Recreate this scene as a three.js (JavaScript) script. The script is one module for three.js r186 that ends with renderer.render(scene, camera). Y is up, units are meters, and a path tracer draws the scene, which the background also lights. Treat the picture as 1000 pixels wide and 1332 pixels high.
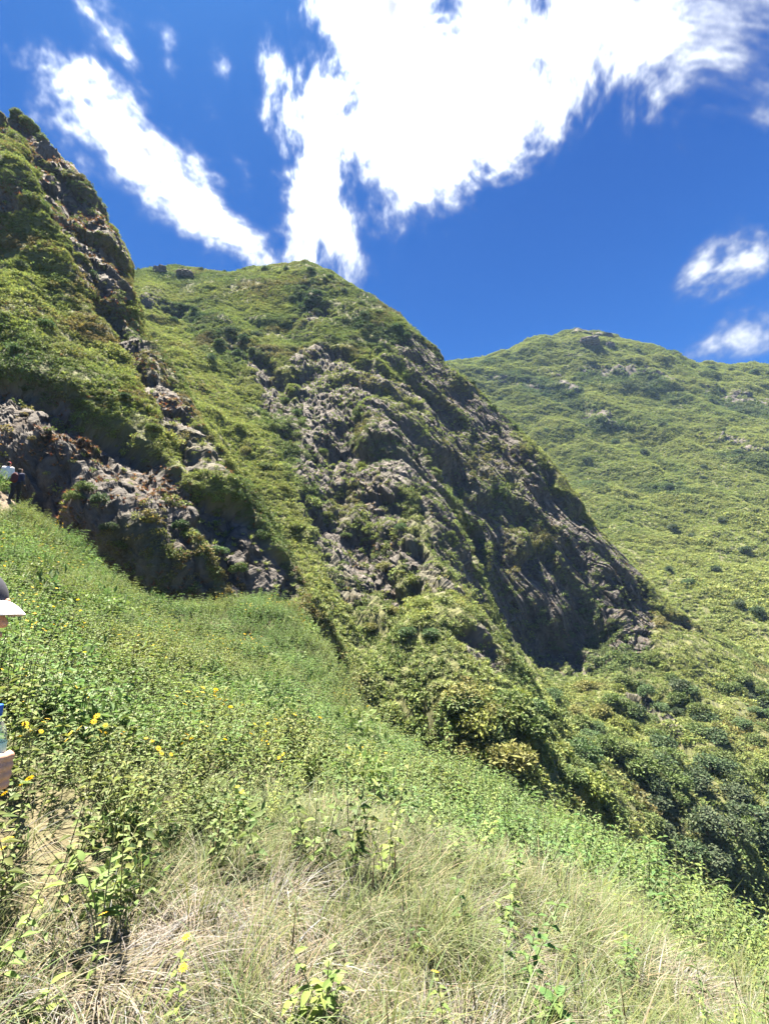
import * as THREE from 'three';
import { mergeGeometries } from 'three/addons/utils/BufferGeometryUtils.js';

// ---------------------------------------------------------------- camera, sky, sun, exposure
const scene = new THREE.Scene();
const renderer = new THREE.WebGLRenderer();
renderer.toneMapping = THREE.LinearToneMapping;
renderer.toneMappingExposure = 8;
renderer.shadowMap.enabled = true;
const F = 620, PITCH = 12 * Math.PI / 180;                       // lens in photo pixels (1000 x 1332), upward tilt
const camera = new THREE.PerspectiveCamera(2 * Math.atan(666 / F) * 180 / Math.PI, 1000 / 1332, 0.05, 3000);
camera.position.set(0, 1.6, 0);
camera.rotation.set(PITCH, 0, 0);
scene.add(camera);
const EYE = new THREE.Vector3(0, 1.6, 0), cP = Math.cos(PITCH), sP = Math.sin(PITCH);
const SUN = new THREE.Vector3(-0.20, 0.94, -0.22).normalize();   // high, ahead and a little to the left
const sun = new THREE.DirectionalLight(0xfff1dc, 5);
sun.position.copy(SUN).multiplyScalar(400);
sun.castShadow = true; sun.shadow.radius = 1.2;
Object.assign(sun.shadow.camera, { left: -260, right: 260, top: 260, bottom: -260, near: 1, far: 1200 });
sun.shadow.mapSize.set(4096, 4096);
scene.add(sun); scene.add(sun.target);

// ---------------------------------------------------------------- helpers
function rngOf(seed) { let a = seed >>> 0; return () => { a = (a + 0x6D2B79F5) >>> 0; let t = a; t = Math.imul(t ^ (t >>> 15), t | 1); t ^= t + Math.imul(t ^ (t >>> 7), t | 61); return ((t ^ (t >>> 14)) >>> 0) / 4294967296; }; }
const V = (x, y, z) => new THREE.Vector3(x, y, z);
const clamp = (x, a, b) => x < a ? a : x > b ? b : x, lerp = (a, b, t) => a + (b - a) * t;
const sstep = (a, b, x) => { const t = clamp((x - a) / (b - a), 0, 1); return t * t * (3 - 2 * t); };
const PERM = new Uint8Array(512);
{ const r = rngOf(77), p = [...Array(256).keys()]; for (let i = 255; i > 0; i--) { const j = Math.floor(r() * (i + 1)); [p[i], p[j]] = [p[j], p[i]]; } for (let i = 0; i < 512; i++) PERM[i] = p[i & 255]; }
function grad(h, x, y, z) { h &= 15; const u = h < 8 ? x : y, v = h < 4 ? y : h === 12 || h === 14 ? x : z; return ((h & 1) ? -u : u) + ((h & 2) ? -v : v); }
function noise(x, y, z) {
  const fx = Math.floor(x), fy = Math.floor(y), fz = Math.floor(z), X = fx & 255, Y = fy & 255, Z = fz & 255; x -= fx; y -= fy; z -= fz;
  const u = x * x * x * (x * (x * 6 - 15) + 10), v = y * y * y * (y * (y * 6 - 15) + 10), w = z * z * z * (z * (z * 6 - 15) + 10);
  const A = PERM[X] + Y, AA = PERM[A] + Z, AB = PERM[A + 1] + Z, B = PERM[X + 1] + Y, BA = PERM[B] + Z, BB = PERM[B + 1] + Z;
  const l = (t, a, b) => a + t * (b - a);
  return l(w, l(v, l(u, grad(PERM[AA], x, y, z), grad(PERM[BA], x - 1, y, z)), l(u, grad(PERM[AB], x, y - 1, z), grad(PERM[BB], x - 1, y - 1, z))),
    l(v, l(u, grad(PERM[AA + 1], x, y, z - 1), grad(PERM[BA + 1], x - 1, y, z - 1)), l(u, grad(PERM[AB + 1], x, y - 1, z - 1), grad(PERM[BB + 1], x - 1, y - 1, z - 1))));
}
function fbm(x, y, z, o = 4) { let s = 0, a = 0.5; for (let i = 0; i < o; i++) { s += a * noise(x, y, z); x = x * 2.03 + 5.1; y = y * 2.03 + 1.7; z = z * 2.03 + 9.2; a *= 0.5; } return s; }
function puffs(x, y, z, o) { let s = 0, a = .42; for (let i = 0; i < o; i++) { s += a * noise(x, y, z); x = x * 2.07 + 5.1; y = y * 2.07 + 1.7; z = z * 2.07 + 9.2; a *= .66; } return s; }
function ridged(x, y, z, o = 3) { let s = 0, a = 0.6; for (let i = 0; i < o; i++) { s += a * (1 - 2 * Math.abs(noise(x, y, z))); x = x * 2.1 + 3.3; y = y * 2.1 + 8.1; z = z * 2.1 + 2.6; a *= 0.45; } return s; }
// blocks of broken rock: the offset of the nearest cell and the distance to the joint between two cells
function blocks(x, y, z) {
  const ix = Math.floor(x), iy = Math.floor(y), iz = Math.floor(z); let d1 = 9, d2 = 9, id = 0;
  for (let a = -1; a <= 1; a++) for (let b = -1; b <= 1; b++) for (let c = -1; c <= 1; c++) {
    const h = PERM[PERM[PERM[(ix + a) & 255] + ((iy + b) & 255)] + ((iz + c) & 255)];
    const dx = ix + a + PERM[h] / 255 - x, dy = iy + b + PERM[h + 1] / 255 - y, dz = iz + c + PERM[h + 2] / 255 - z, d = dx * dx + dy * dy + dz * dz;
    if (d < d1) { d2 = d1; d1 = d; id = h; } else if (d < d2) d2 = d;
  }
  return [PERM[id + 3] / 255, Math.sqrt(d2) - Math.sqrt(d1)];
}
// a point of the place seen at photo pixel (px, py), d metres ahead of the lens along the ground
function at(px, py, d) {
  const x = (px - 500) / F, y = -(py - 666) / F, fz = cP - y * sP, uy = y * cP + sP;
  return V(EYE.x + x * d / fz, EYE.y + uy * d / fz, EYE.z - d);
}
function pixelOf(p) { const dy = p.y - EYE.y, dz = p.z - EYE.z, dx = p.x - EYE.x, f = -dz * cP + dy * sP, u = dy * cP + dz * sP; return f > 0.05 ? [500 + F * dx / f, 666 - F * u / f, f] : null; }
const usedNames = {};
function numbered(n) { const k = usedNames[n] = (usedNames[n] ?? -1) + 1; return k ? n + '_' + String(k).padStart(3, '0') : n; }
function tag(o, label, category, group, kind) { o.userData.label = label; o.userData.category = category; if (group) o.userData.group = group; if (kind) o.userData.kind = kind; return o; }
function mesh(name, geo, mat, parent) { const m = new THREE.Mesh(geo, mat); m.name = parent === scene ? numbered(name) : name; m.castShadow = m.receiveShadow = true; parent.add(m); return m; }
function base(name, p, turn = 0) { const g = new THREE.Group(); g.name = numbered(name); g.position.copy(p); g.rotation.y = turn; scene.add(g); return g; }

// ---------------------------------------------------------------- sky: air and clouds
{
  const W = 3072, H = 1536, data = new Float32Array(W * H * 4), E = 1 / 8;
  const dirOf = (px, py) => at(px, py, 1).sub(EYE).normalize();
  // cloud banks: [from px, py, to px, py, radius px, weight]
  const banks = [
    [500, 20, 520, 200, 110, 1.25], [420, 130, 430, 300, 70, 1.1], [395, 250, 400, 330, 50, 1.0], [560, 120, 660, 130, 110, 1.2], [700, 60, 820, 30, 95, .85], [600, -120, 700, -60, 160, .8], [500, 230, 590, 220, 55, .95],
    [640, 150, 690, 140, 55, .9], [870, 60, 1010, 90, 85, .5], [930, 140, 1010, 160, 50, .38], [980, -20, 1100, 60, 90, .55],
    [95, 120, 180, 200, 60, .92], [170, 190, 270, 280, 58, 1.0], [260, 270, 345, 330, 45, .95], [350, 90, 345, 150, 26, .6], [100, 0, 165, 70, 26, .42], [60, 150, 120, 210, 26, .35], [200, 250, 290, 320, 40, .5], [190, 140, 240, 190, 30, .4], [270, 140, 300, 200, 24, .35], [215, 50, 220, 90, 17, .36], [290, 70, 292, 95, 18, .42], [300, 190, 335, 250, 28, .55], [125, 85, 135, 95, 22, .5], [230, 130, 240, 150, 24, .35],
    [915, 352, 990, 340, 46, .62], [930, 450, 1010, 415, 46, .66], [1060, 380, 1120, 420, 60, .8], [870, 345, 870, 350, 12, .35], [450, 320, 480, 305, 22, .5],
  ].map(([a, b, c, d, r, w]) => { const A = dirOf(a, b), B = dirOf(c, d), m = pixelsPerRadian((a + c) / 2, (b + d) / 2); return { A, B, r: r / m, w, AB: B.clone().sub(A) }; });
  function pixelsPerRadian(px, py) { const a = dirOf(px - 5, py), b = dirOf(px + 5, py), c = dirOf(px, py - 5), e = dirOf(px, py + 5); return 20 / (a.angleTo(b) + c.angleTo(e)); }
  const fwd = V(0, Math.sin(PITCH + .25), -Math.cos(PITCH + .25)), d = V(0, 0, 0), q = V(0, 0, 0);
  for (let j = 0; j < H; j++) {
    const el = ((j + 0.5) / H - 0.5) * Math.PI, ce = Math.cos(el), se = Math.sin(el);
    for (let i = 0; i < W; i++) {
      const az = ((i + 0.5) / W - 0.5) * 2 * Math.PI; d.set(ce * Math.cos(az), se, ce * Math.sin(az));
      const k = (j * W + i) * 4; let r, g, b;
      if (se < -0.02) { r = .22; g = .27; b = .26; }
      else {
        const s = Math.max(0, d.dot(SUN)), up = Math.max(se, 0), h = Math.pow(1 - up, 1.7);
        const glare = .9 * Math.pow(s, 8) + .8 * Math.pow(s, 40);
        r = lerp(.001, .055, h) + glare * .07; g = lerp(.065, .40, h) + glare * .20; b = lerp(.40, 1.2, h) + glare * .36;
        // clouds
        const qx = d.x / (up + .25), qz = d.z / (up + .25);
        const inside = sstep(.55, .75, d.dot(fwd));
        let cover = -1;
        for (const c of banks) {
          if (d.dot(c.A) < .5) continue;
          q.copy(d).sub(c.A); const t = clamp(q.dot(c.AB) / Math.max(1e-6, c.AB.lengthSq()), 0, 1); q.addScaledVector(c.AB, -t);
          const v = c.w * (1.3 - q.length() / c.r) - .35; if (v > cover) cover = v;
        }
        cover = Math.max(cover, (fbm(qx * .9 + 7, 8.8, qz * .9, 3) * 2.6 - .18) * (1 - inside) - inside);
        let den = 0, n = 0;
        if (cover > -1.2) {
          const wx = noise(d.x * 4, d.y * 4, d.z * 4) * .12, wz = noise(d.x * 4 + 9, d.y * 4, d.z * 4) * .12, hi = inside > 0;
          n = puffs(d.x * 9 + wx * 9, d.y * 9 + wz * 9, d.z * 9, hi ? 7 : 4) * 1.25 + fbm(d.x * 4, d.y * 4 + 5.5, d.z * 4, 2) * .5;
          if (hi) n += (1 - Math.abs(noise(d.x * 26 + wx * 30, d.y * 26 + wz * 30, d.z * 26)) * 2) * .10 - .05;
          den = Math.pow(sstep(-.30, .72, cover * .8 + n), 2.0) * sstep(-.02, .1, se);
        }
        if (den > 0) {
          const thick = sstep(.3, 1.0, cover * .7 + n), near = Math.pow(s, 8);
          const grey = sstep(-.10, .28, fbm(d.x * 5 + 11, d.y * 5, d.z * 5 + 3, 5)) * thick;
          const lum = lerp(1.15, 6, near) * lerp(1, .2, grey) * (0.35 + .75 * den);
          const cr = lum * .94, cg = lum * .99, cb = lum * 1.07, a = Math.min(1, den * 1.04);
          r = lerp(r, cr, a); g = lerp(g, cg, a); b = lerp(b, cb, a);
        }
      }
      data[k] = r * E; data[k + 1] = g * E; data[k + 2] = b * E; data[k + 3] = 1;
    }
  }
  const sky = new THREE.DataTexture(data, W, H, THREE.RGBAFormat, THREE.FloatType);
  sky.mapping = THREE.EquirectangularReflectionMapping; sky.magFilter = sky.minFilter = THREE.LinearFilter; sky.needsUpdate = true;
  scene.background = sky; scene.environment = sky;
}

scene.fog = new THREE.FogExp2(0x9cc4ff, 0.00013);
console.log('sky done');

// ---------------------------------------------------------------- materials
function grainTexture(seed, lo, hi, size = 512, cells = 24) {
  const r = rngOf(seed), d = new Uint8Array(size * size * 4), w = Math.PI * 2;
  for (let j = 0; j < size; j++) for (let i = 0; i < size; i++) {       // noise on a torus: the pattern has no seam
    const a = i / size * w, b = j / size * w, R = cells / w;
    const n = fbm(Math.cos(a) * R + seed, Math.sin(a) * R + Math.cos(b) * R, Math.sin(b) * R, 5) + .12 * (r() - .5);
    const v = Math.round(255 * lerp(lo, hi, clamp(n * 1.1 + .5, 0, 1))), k = (j * size + i) * 4; d[k] = d[k + 1] = d[k + 2] = v; d[k + 3] = 255;
  }
  const t = new THREE.DataTexture(d, size, size); t.wrapS = t.wrapT = THREE.RepeatWrapping; t.magFilter = THREE.LinearFilter; t.minFilter = THREE.LinearMipmapLinearFilter; t.needsUpdate = true; return t;
}
const grain = grainTexture(5, .62, 1), relief = grainTexture(9, 0, 1);
const terrainMat = (bump) => new THREE.MeshStandardMaterial({ vertexColors: true, roughness: 1, map: grain, bumpMap: relief, bumpScale: bump });
const leafMat = (r, g, b, t = .35) => new THREE.MeshPhysicalMaterial({ color: new THREE.Color(r, g, b), roughness: .85, transmission: t, thickness: 0, side: THREE.DoubleSide, specularIntensity: .4 });
const M = {
  far: leafMat(1, 1, 1, .3), near: leafMat(1, 1, 1, .38), dry: leafMat(1, 1, 1, .2),
  bark: new THREE.MeshStandardMaterial({ color: new THREE.Color(.10, .08, .06), roughness: 1 }),
};

// ---------------------------------------------------------------- terrain sheets
function catmull(a, b, c, d, t) { const t2 = t * t, t3 = t2 * t; return .5 * (2 * b + (c - a) * t + (2 * a - 5 * b + 4 * c - d) * t2 + (3 * b - a - 3 * c + d) * t3); }
function splineGrid(net, nu, nv) {                                 // net[row][column] of points -> fine grid of positions
  const R = net.length, C = net[0].length, out = new Float32Array(nu * nv * 3), g = (r, c) => net[clamp(r, 0, R - 1)][clamp(c, 0, C - 1)], tmp = [0, 0, 0, 0];
  for (let j = 0; j < nv; j++) {
    const fv = j / (nv - 1) * (R - 1), r = Math.min(R - 2, Math.floor(fv)), tv = fv - r;
    for (let i = 0; i < nu; i++) {
      const fu = i / (nu - 1) * (C - 1), c = Math.min(C - 2, Math.floor(fu)), tu = fu - c, k = (j * nu + i) * 3;
      ['x', 'y', 'z'].forEach((ax, m) => { for (let q = 0; q < 4; q++) tmp[q] = catmull(g(r - 1 + q, c - 1)[ax], g(r - 1 + q, c)[ax], g(r - 1 + q, c + 1)[ax], g(r - 1 + q, c + 2)[ax], tu); out[k + m] = catmull(...tmp, tv); });
    }
  }
  return out;
}
function gridNormals(P, nu, nv, flip) {
  const N = new Float32Array(P.length), a = V(0, 0, 0), b = V(0, 0, 0);
  for (let j = 0; j < nv; j++) for (let i = 0; i < nu; i++) {
    const l = (j * nu + Math.max(0, i - 1)) * 3, r = (j * nu + Math.min(nu - 1, i + 1)) * 3, u = (Math.min(nv - 1, j + 1) * nu + i) * 3, d = (Math.max(0, j - 1) * nu + i) * 3, k = (j * nu + i) * 3;
    a.set(P[r] - P[l], P[r + 1] - P[l + 1], P[r + 2] - P[l + 2]); b.set(P[u] - P[d], P[u + 1] - P[d + 1], P[u + 2] - P[d + 2]); a.cross(b).normalize();
    N[k] = a.x * flip; N[k + 1] = a.y * flip; N[k + 2] = a.z * flip;
  }
  return N;
}
// net of points, rock patches [x0, y0, x1, y1, radius px, strength] found on the surface, relief(p, n, rock) in metres, colour(p, n, rock, out)
function makeSheet({ name, label, net, nu, nv, rocks = [], steepRock = [0, 0], bands, calm, reliefOf, colourOf, bump, flip = 1 }) {
  const P = splineGrid(net, nu, nv), N = gridNormals(P, nu, nv, flip), rock = new Float32Array(nu * nv), C = new Float32Array(nu * nv * 3), UV = new Float32Array(nu * nv * 2);
  const p = V(0, 0, 0), n = V(0, 0, 0), c = [0, 0, 0];
  const near = (px, py) => { let best = 1e9, bi = 0; for (let j = 0; j < nv; j += 3) for (let i = 0; i < nu; i += 3) { const k = (j * nu + i) * 3; p.set(P[k], P[k + 1], P[k + 2]); if (N[k] * (EYE.x - p.x) + N[k + 1] * (EYE.y - p.y) + N[k + 2] * (EYE.z - p.z) < 0) continue; const s = pixelOf(p); if (!s) continue; const e = (s[0] - px) ** 2 + (s[1] - py) ** 2; if (e < best) { best = e; bi = k; } } return V(P[bi], P[bi + 1], P[bi + 2]); };
  const caps = rocks.map(([a, b, d, e, r, s = 1]) => { const A = near(a, b), B = near(d, e), AB = B.clone().sub(A); return { A, AB, L: Math.max(1e-6, AB.lengthSq()), r: r * A.clone().lerp(B, .5).distanceTo(EYE) / F, s }; });
  const q = V(0, 0, 0), D = new Float32Array(P.length);
  for (let k = 0, m = 0; k < P.length; k += 3, m++) {
    p.set(P[k], P[k + 1], P[k + 2]); n.set(N[k], N[k + 1], N[k + 2]);
    let best = 0; const wob = fbm(p.x * .16, p.y * .16, p.z * .16, 4) * 1.1 + fbm(p.x * .6, p.y * .45, p.z * .6, 3) * .7;
    for (const o of caps) { q.copy(p).sub(o.A); const t = clamp(q.dot(o.AB) / o.L, 0, 1); q.addScaledVector(o.AB, -t); const v = o.s * (1.0 - q.length() / o.r) + wob * .9; if (q.length() < o.r * 1.6 && v > best) best = v; }
    let rk = sstep(.05, .4, best);
    if (steepRock[1]) rk = Math.max(rk, sstep(steepRock[0], steepRock[1], (1 - Math.abs(n.y)) + wob * .55));
    let step = 0;
    if (bands) {                                                   // ribs that run down the face: a green side and a steep bare side
      const [wide, high, tilt] = bands, f = (p.y * (1 - tilt) + p.x * tilt) / wide + fbm(p.x * .03, p.y * .03, p.z * .03, 3) * 2.2 + fbm(p.x * .2, p.y * .12, p.z * .2, 2) * .4, t = f - Math.floor(f), big = .35 + 1.1 * sstep(-.3, .3, fbm(p.x * .04 + 7, p.y * .04, p.z * .04, 2));
      step = high * big * lerp(.35, 1, rk) * ((t < .35 ? sstep(0, .35, t) : 1 - sstep(.35, 1, t)) - .5); rk *= 1 - .3 * sstep(.04, .14, t) * (1 - sstep(.26, .38, t));
    }
    rock[m] = rk;
    const h = (reliefOf(p, n, rk) + step) * (calm ? calm(Math.floor(m / nu) / (nv - 1) * (net.length - 1)) : 1);
    D[k] = P[k] + n.x * h; D[k + 1] = P[k + 1] + n.y * h; D[k + 2] = P[k + 2] + n.z * h;
    UV[m * 2] = (p.x + p.z * .5) * .11; UV[m * 2 + 1] = (p.y + p.z * .5) * .11;
  }
  const N2 = gridNormals(D, nu, nv, flip);
  for (let k = 0, m = 0; k < P.length; k += 3, m++) { p.set(D[k], D[k + 1], D[k + 2]); n.set(N2[k], N2[k + 1], N2[k + 2]); colourOf(p, n, rock[m], c); C[k] = c[0]; C[k + 1] = c[1]; C[k + 2] = c[2]; }
  const idx = new Uint32Array((nu - 1) * (nv - 1) * 6); let o = 0;
  for (let j = 0; j < nv - 1; j++) for (let i = 0; i < nu - 1; i++) { const a = j * nu + i, b = a + 1, d = a + nu, e = d + 1; if (flip > 0) idx.set([a, b, d, b, e, d], o); else idx.set([a, d, b, b, d, e], o); o += 6; }
  const geo = new THREE.BufferGeometry(); geo.setAttribute('position', new THREE.BufferAttribute(D, 3)); geo.setAttribute('normal', new THREE.BufferAttribute(N2, 3)); geo.setAttribute('color', new THREE.BufferAttribute(C, 3)); geo.setAttribute('uv', new THREE.BufferAttribute(UV, 2)); geo.setIndex(new THREE.BufferAttribute(idx, 1));
  const mm = mesh(name, geo, terrainMat(bump), scene); tag(mm, label, 'mountain', null, 'structure');
  return { D, N: N2, S: N, rock, nu, nv, near: (px, py, o = 0) => { let best = 1e9, bi = 0; for (let j = 0; j < nv; j++) for (let i = 0; i < nu; i++) { const k = (j * nu + i) * 3; p.set(D[k], D[k + 1], D[k + 2]); if (N[k] * (EYE.x - p.x) + N[k + 1] * (EYE.y - p.y) + N[k + 2] * (EYE.z - p.z) < -o) continue; const s = pixelOf(p); if (!s) continue; const e = (s[0] - px) ** 2 + (s[1] - py) ** 2; if (e < best) { best = e; bi = k; } } return { p: V(D[bi], D[bi + 1], D[bi + 2]), n: V(N2[bi], N2[bi + 1], N2[bi + 2]) }; } };
}
const rockColour = (p, c, s = 1) => {
  const x = p.x + .35 * p.y, a = fbm(x * .35 * s, p.y * .08 * s, p.z * .35 * s, 4), b = fbm(x * 1.7 * s + 4, p.y * .4 * s, p.z * 1.7 * s, 3), w = sstep(.14, .36, a + b * .5), dk = sstep(.0, .35, fbm(x * .9 * s + 9, p.y * .07 * s, p.z * .9 * s, 3)), rust = sstep(.1, .4, fbm(p.x * .5 + 31, p.y * .5, p.z * .5, 3));
  let v = lerp(.07 + .055 * b, .15, w * .5) * lerp(1, .5, dk);
  c[0] = v * lerp(1.07, 1.28, rust); c[1] = v * lerp(1.0, 1.0, rust); c[2] = v * lerp(.92, .74, rust);
};
const soilColour = (p, c) => { const a = fbm(p.x * .3, p.y * .3, p.z * .3, 3); c[0] = .085 + .05 * a; c[1] = .095 + .04 * a; c[2] = .035 + .02 * a; };
const groundColour = (s) => (p, n, rk, c) => { const e = [0, 0, 0]; soilColour(p, c); rockColour(p, e, s); for (let i = 0; i < 3; i++) c[i] = lerp(c[i], e[i], rk); };
const off = (p, x, y, z) => V(p.x + x, p.y + y, p.z + z);
const T = a => a.map(v => Array.isArray(v) ? at(...v) : v);

// left cliff: rows from its foot to its top, columns from beyond the left of the photograph to its right edge and round behind it
const leftRows = [
  [[-420, 720, 27], [-200, 760, 28], [0, 760, 28], [110, 800, 28.5], [220, 860, 29], [310, 880, 31], [420, 900, 34]],
  [[-420, 600, 26], [-200, 600, 27], [0, 610, 27.5], [100, 690, 28], [205, 770, 28], [290, 765, 30], [385, 785, 34]],
  [[-420, 480, 27], [-200, 480, 28], [0, 495, 28.5], [90, 560, 29], [180, 640, 29.5], [240, 655, 31.5], [300, 645, 36]],
  [[-420, 400, 32], [-200, 400, 34], [0, 410, 35], [80, 455, 35], [150, 520, 35], [198, 560, 36], [236, 545, 41]],
  [[-420, 320, 36], [-200, 320, 40], [0, 325, 42], [60, 360, 42], [120, 405, 42], [155, 455, 43], [186, 440, 48]],
  [[-420, 250, 38], [-200, 240, 42], [0, 240, 45], [50, 275, 45.5], [95, 325, 46.5], [118, 362, 48], [145, 350, 53]],
  [[-420, 180, 42], [-200, 175, 47], [0, 190, 51], [40, 215, 51.5], [70, 255, 52], [110, 280, 53], [138, 287, 57]],
  [[-420, 120, 48], [-200, 130, 54], [-20, 160, 57], [15, 175, 57.5], [32, 192, 58], [46, 200, 59], [60, 184, 63]],
  [[-420, 60, 52], [-200, 90, 60], [-60, 130, 61], [-20, 140, 62], [-5, 148, 63], [12, 156, 65], [28, 166, 67]],
].map(r => { r = T(r); const e = r[6]; return [off(r[0], -34, -3, 12), off(r[0], -14, -1, 5), ...r.slice(1), off(e, -6, -1, -14), off(e, -22, -6, -34)]; });
leftRows.unshift(leftRows[0].map(p => off(p, 0, -16, 4))); leftRows.push(leftRows[8 + 1].map(p => off(p, -4, -2, -16))); leftRows.push(leftRows[9].map(p => off(p, -8, -40, -50)));
const cliff = makeSheet({
  name: 'cliff', label: 'steep overgrown rocky mountainside towering behind the distant hikers', net: leftRows, nu: 420, nv: 620, bump: .15, bands: [6.5, 1.2, .4],
  rocks: [[0, 525, 60, 560, 75, 1.4], [20, 600, 110, 660, 80, 1.6], [120, 590, 190, 660, 80, 1.6], [170, 680, 200, 760, 65, 1.6], [250, 680, 350, 750, 50, 1.5], [230, 740, 235, 760, 30, 1.1], [262, 620, 215, 540, 34, 1.5], [205, 520, 175, 450, 30, 1.5], [165, 430, 140, 380, 26, 1.4], [60, 340, 140, 400, 30, .6], [95, 240, 130, 330, 50, 2], [60, 250, 100, 300, 30, .7], [50, 190, 100, 240, 46, 2], [0, 165, 40, 185, 30, .9], [0, 160, 40, 180, 26, .4], [-250, 500, -50, 560, 80], [-200, 250, -50, 270, 60], [10, 290, 60, 320, 20, .4]],
  reliefOf: (p, n, rk) => {
    const b = blocks(p.x * .42 + noise(p.x * .3, p.y * .2, p.z * .3) * .5, p.y * .12, p.z * .42), b2 = blocks(p.x * 1.2, p.y * .35, p.z * 1.2 + noise(p.x, p.y * .5, p.z) * .3);
    return fbm(p.x * .06, p.y * .05, p.z * .06, 4) * 3.4 + ridged(p.x * .16 + p.y * .06, p.y * .03, p.z * .16, 3) * .9 + fbm(p.x * .33, p.y * .15, p.z * .33, 3) * .6 + rk * ((b[0] - .6) * 1.0 + (b2[0] - .5) * .4 - (b2[1] < .06 ? .12 : 0) - .7 + .3 * fbm(p.x * 2, p.y * .9, p.z * 2, 3)) + (1 - rk) * .25;
  },
  colourOf: groundColour(1.2),
});
console.log('cliff');

// central mountain: columns from the gully behind the cliff to its right edge, rows from the ravine to the skyline and down behind
const centreCols = [
  [[-80, 900, 60], [-80, 760, 70], [-80, 640, 85], [-80, 560, 100], [-80, 480, 120], [-80, 430, 135], [-80, 395, 152]],
  [[60, 900, 54], [60, 780, 62], [60, 650, 75], [60, 570, 90], [60, 480, 110], [60, 420, 132], [80, 375, 152]],
  [[330, 930, 41], [310, 800, 47], [265, 680, 56], [235, 590, 66], [205, 500, 85], [180, 420, 112], [165, 357, 150]],
  [[430, 960, 38], [400, 820, 45], [345, 710, 55], [305, 610, 67], [270, 510, 88], [245, 430, 118], [225, 352, 153]],
  [[500, 975, 38], [455, 850, 47], [415, 740, 57], [385, 630, 71], [350, 530, 92], [325, 430, 122], [305, 357, 154]],
  [[570, 1000, 37], [520, 865, 46], [480, 755, 58], [450, 640, 73], [425, 530, 94], [405, 430, 122], [388, 345, 150]],
  [[680, 1040, 33], [620, 900, 41], [590, 795, 52], [548, 665, 68], [505, 545, 89], [467, 452, 115], [442, 366, 142]],
  [[760, 1060, 42], [690, 925, 60], [640, 830, 78], [612, 695, 87], [580, 590, 98], [540, 490, 111], [500, 402, 129]],
  [[850, 1080, 47], [770, 945, 65], [710, 862, 84], [690, 760, 90], [668, 670, 97], [636, 580, 105], [590, 482, 117]],
  [[950, 1100, 51], [860, 950, 69], [785, 857, 87], [770, 785, 91], [755, 720, 95], [735, 660, 100], [700, 588, 108]],
  [[1060, 1110, 50], [950, 955, 70], [845, 845, 84], [828, 820, 88], [810, 785, 92], [795, 745, 97], [775, 688, 104]],
  [[1200, 1120, 51], [1060, 970, 72], [915, 850, 88], [905, 843, 90], [898, 835, 92], [892, 825, 94], [885, 806, 98]],
  [[1400, 1130, 51], [1250, 1000, 75], [1110, 930, 92], [1100, 925, 94], [1090, 920, 96], [1080, 915, 98], [1060, 905, 104]],
  [[1700, 1150, 50], [1500, 1040, 75], [1400, 980, 92], [1390, 977, 94], [1380, 975, 96], [1370, 972, 98], [1350, 965, 104]],
].map(T);
const centreNet = [];
for (let r = 0; r < 7; r++) centreNet.push(centreCols.map(c => c[r]));
centreNet.unshift(centreNet[0].map(p => off(p, 0, -18, 10)));
centreNet.push(centreNet[7].map((p, i) => off(p, i > 6 ? 2 : -2, -3, -16))); centreNet.push(centreNet[7].map((p, i) => off(p, i > 6 ? 10 : 0, -50, -70)));
const centre = makeSheet({
  name: 'mountain', label: 'tall peaked mountain with dark rock faces and green gully in the middle', net: centreNet, nu: 860, nv: 760, bump: .25, bands: [12, 2.6, .62], calm: v => 1 - .65 * Math.exp(-(((v - 7) / .6) ** 2)),
  rocks: [[470, 490, 520, 620, 50, 2], [430, 470, 440, 530, 36, 1.2], [550, 470, 600, 540, 75, 1.5], [560, 560, 660, 660, 100, 2.0], [620, 640, 730, 720, 110, 2.0], [565, 660, 610, 800, 60, 1.8], [640, 760, 740, 820, 100, 1.6], [680, 640, 750, 720, 50, 1.4], [440, 600, 480, 740, 55, 2], [405, 470, 450, 620, 42, 1.6], [520, 560, 560, 640, 30, 1.6], [340, 480, 375, 570, 24, 1.1], [500, 640, 560, 780, 26, 1.2], [700, 660, 740, 690, 40, .9], [620, 800, 640, 830, 30], [800, 710, 815, 730, 28], [815, 770, 830, 810, 28, 1.1], [740, 790, 790, 850, 50], [860, 810, 880, 820, 20, .7], [430, 700, 450, 780, 46, 1.6], [470, 640, 490, 700, 30, .8], [400, 620, 410, 700, 28, 1.1], [600, 840, 610, 880, 22, .8], [400, 380, 410, 420, 22, .4], [290, 440, 330, 470, 28, .35], [210, 400, 250, 420, 26, .4], [840, 930, 870, 970, 34, .8], [970, 910, 985, 925, 18, .7], [360, 520, 380, 590, 30, 1], [500, 760, 530, 800, 30, .5]],
  steepRock: [.78, 1.05],
  reliefOf: (p, n, rk) => {
    const xs = p.x + .4 * p.y, b = blocks(xs * .2 + noise(xs * .15, p.y * .05, p.z * .15) * .6, p.y * .02, p.z * .2), b2 = blocks(xs * .62, p.y * .06, p.z * .62 + noise(xs * .5, p.y * .1, p.z * .5) * .3);
    const rib = ridged(xs * .055, p.y * .008, p.z * .03, 3);
    return rib * 2.6 + fbm(p.x * .12, p.y * .06, p.z * .12, 3) * 1.8 + rk * ((b[0] - .6) * 1.1 + (b2[0] - .5) * .5 - (b2[1] < .09 ? .35 : 0) - .9 + .45 * fbm(xs * 1.1, p.y * .2, p.z * 1.1, 3) + .7 * ridged(xs * .35, p.y * .03, p.z * .35, 2)) + (1 - rk) * (.35 + fbm(p.x * .45, p.y * .45, p.z * .45, 2) * .5);
  },
  colourOf: groundColour(.75),
});
console.log('centre');

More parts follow.
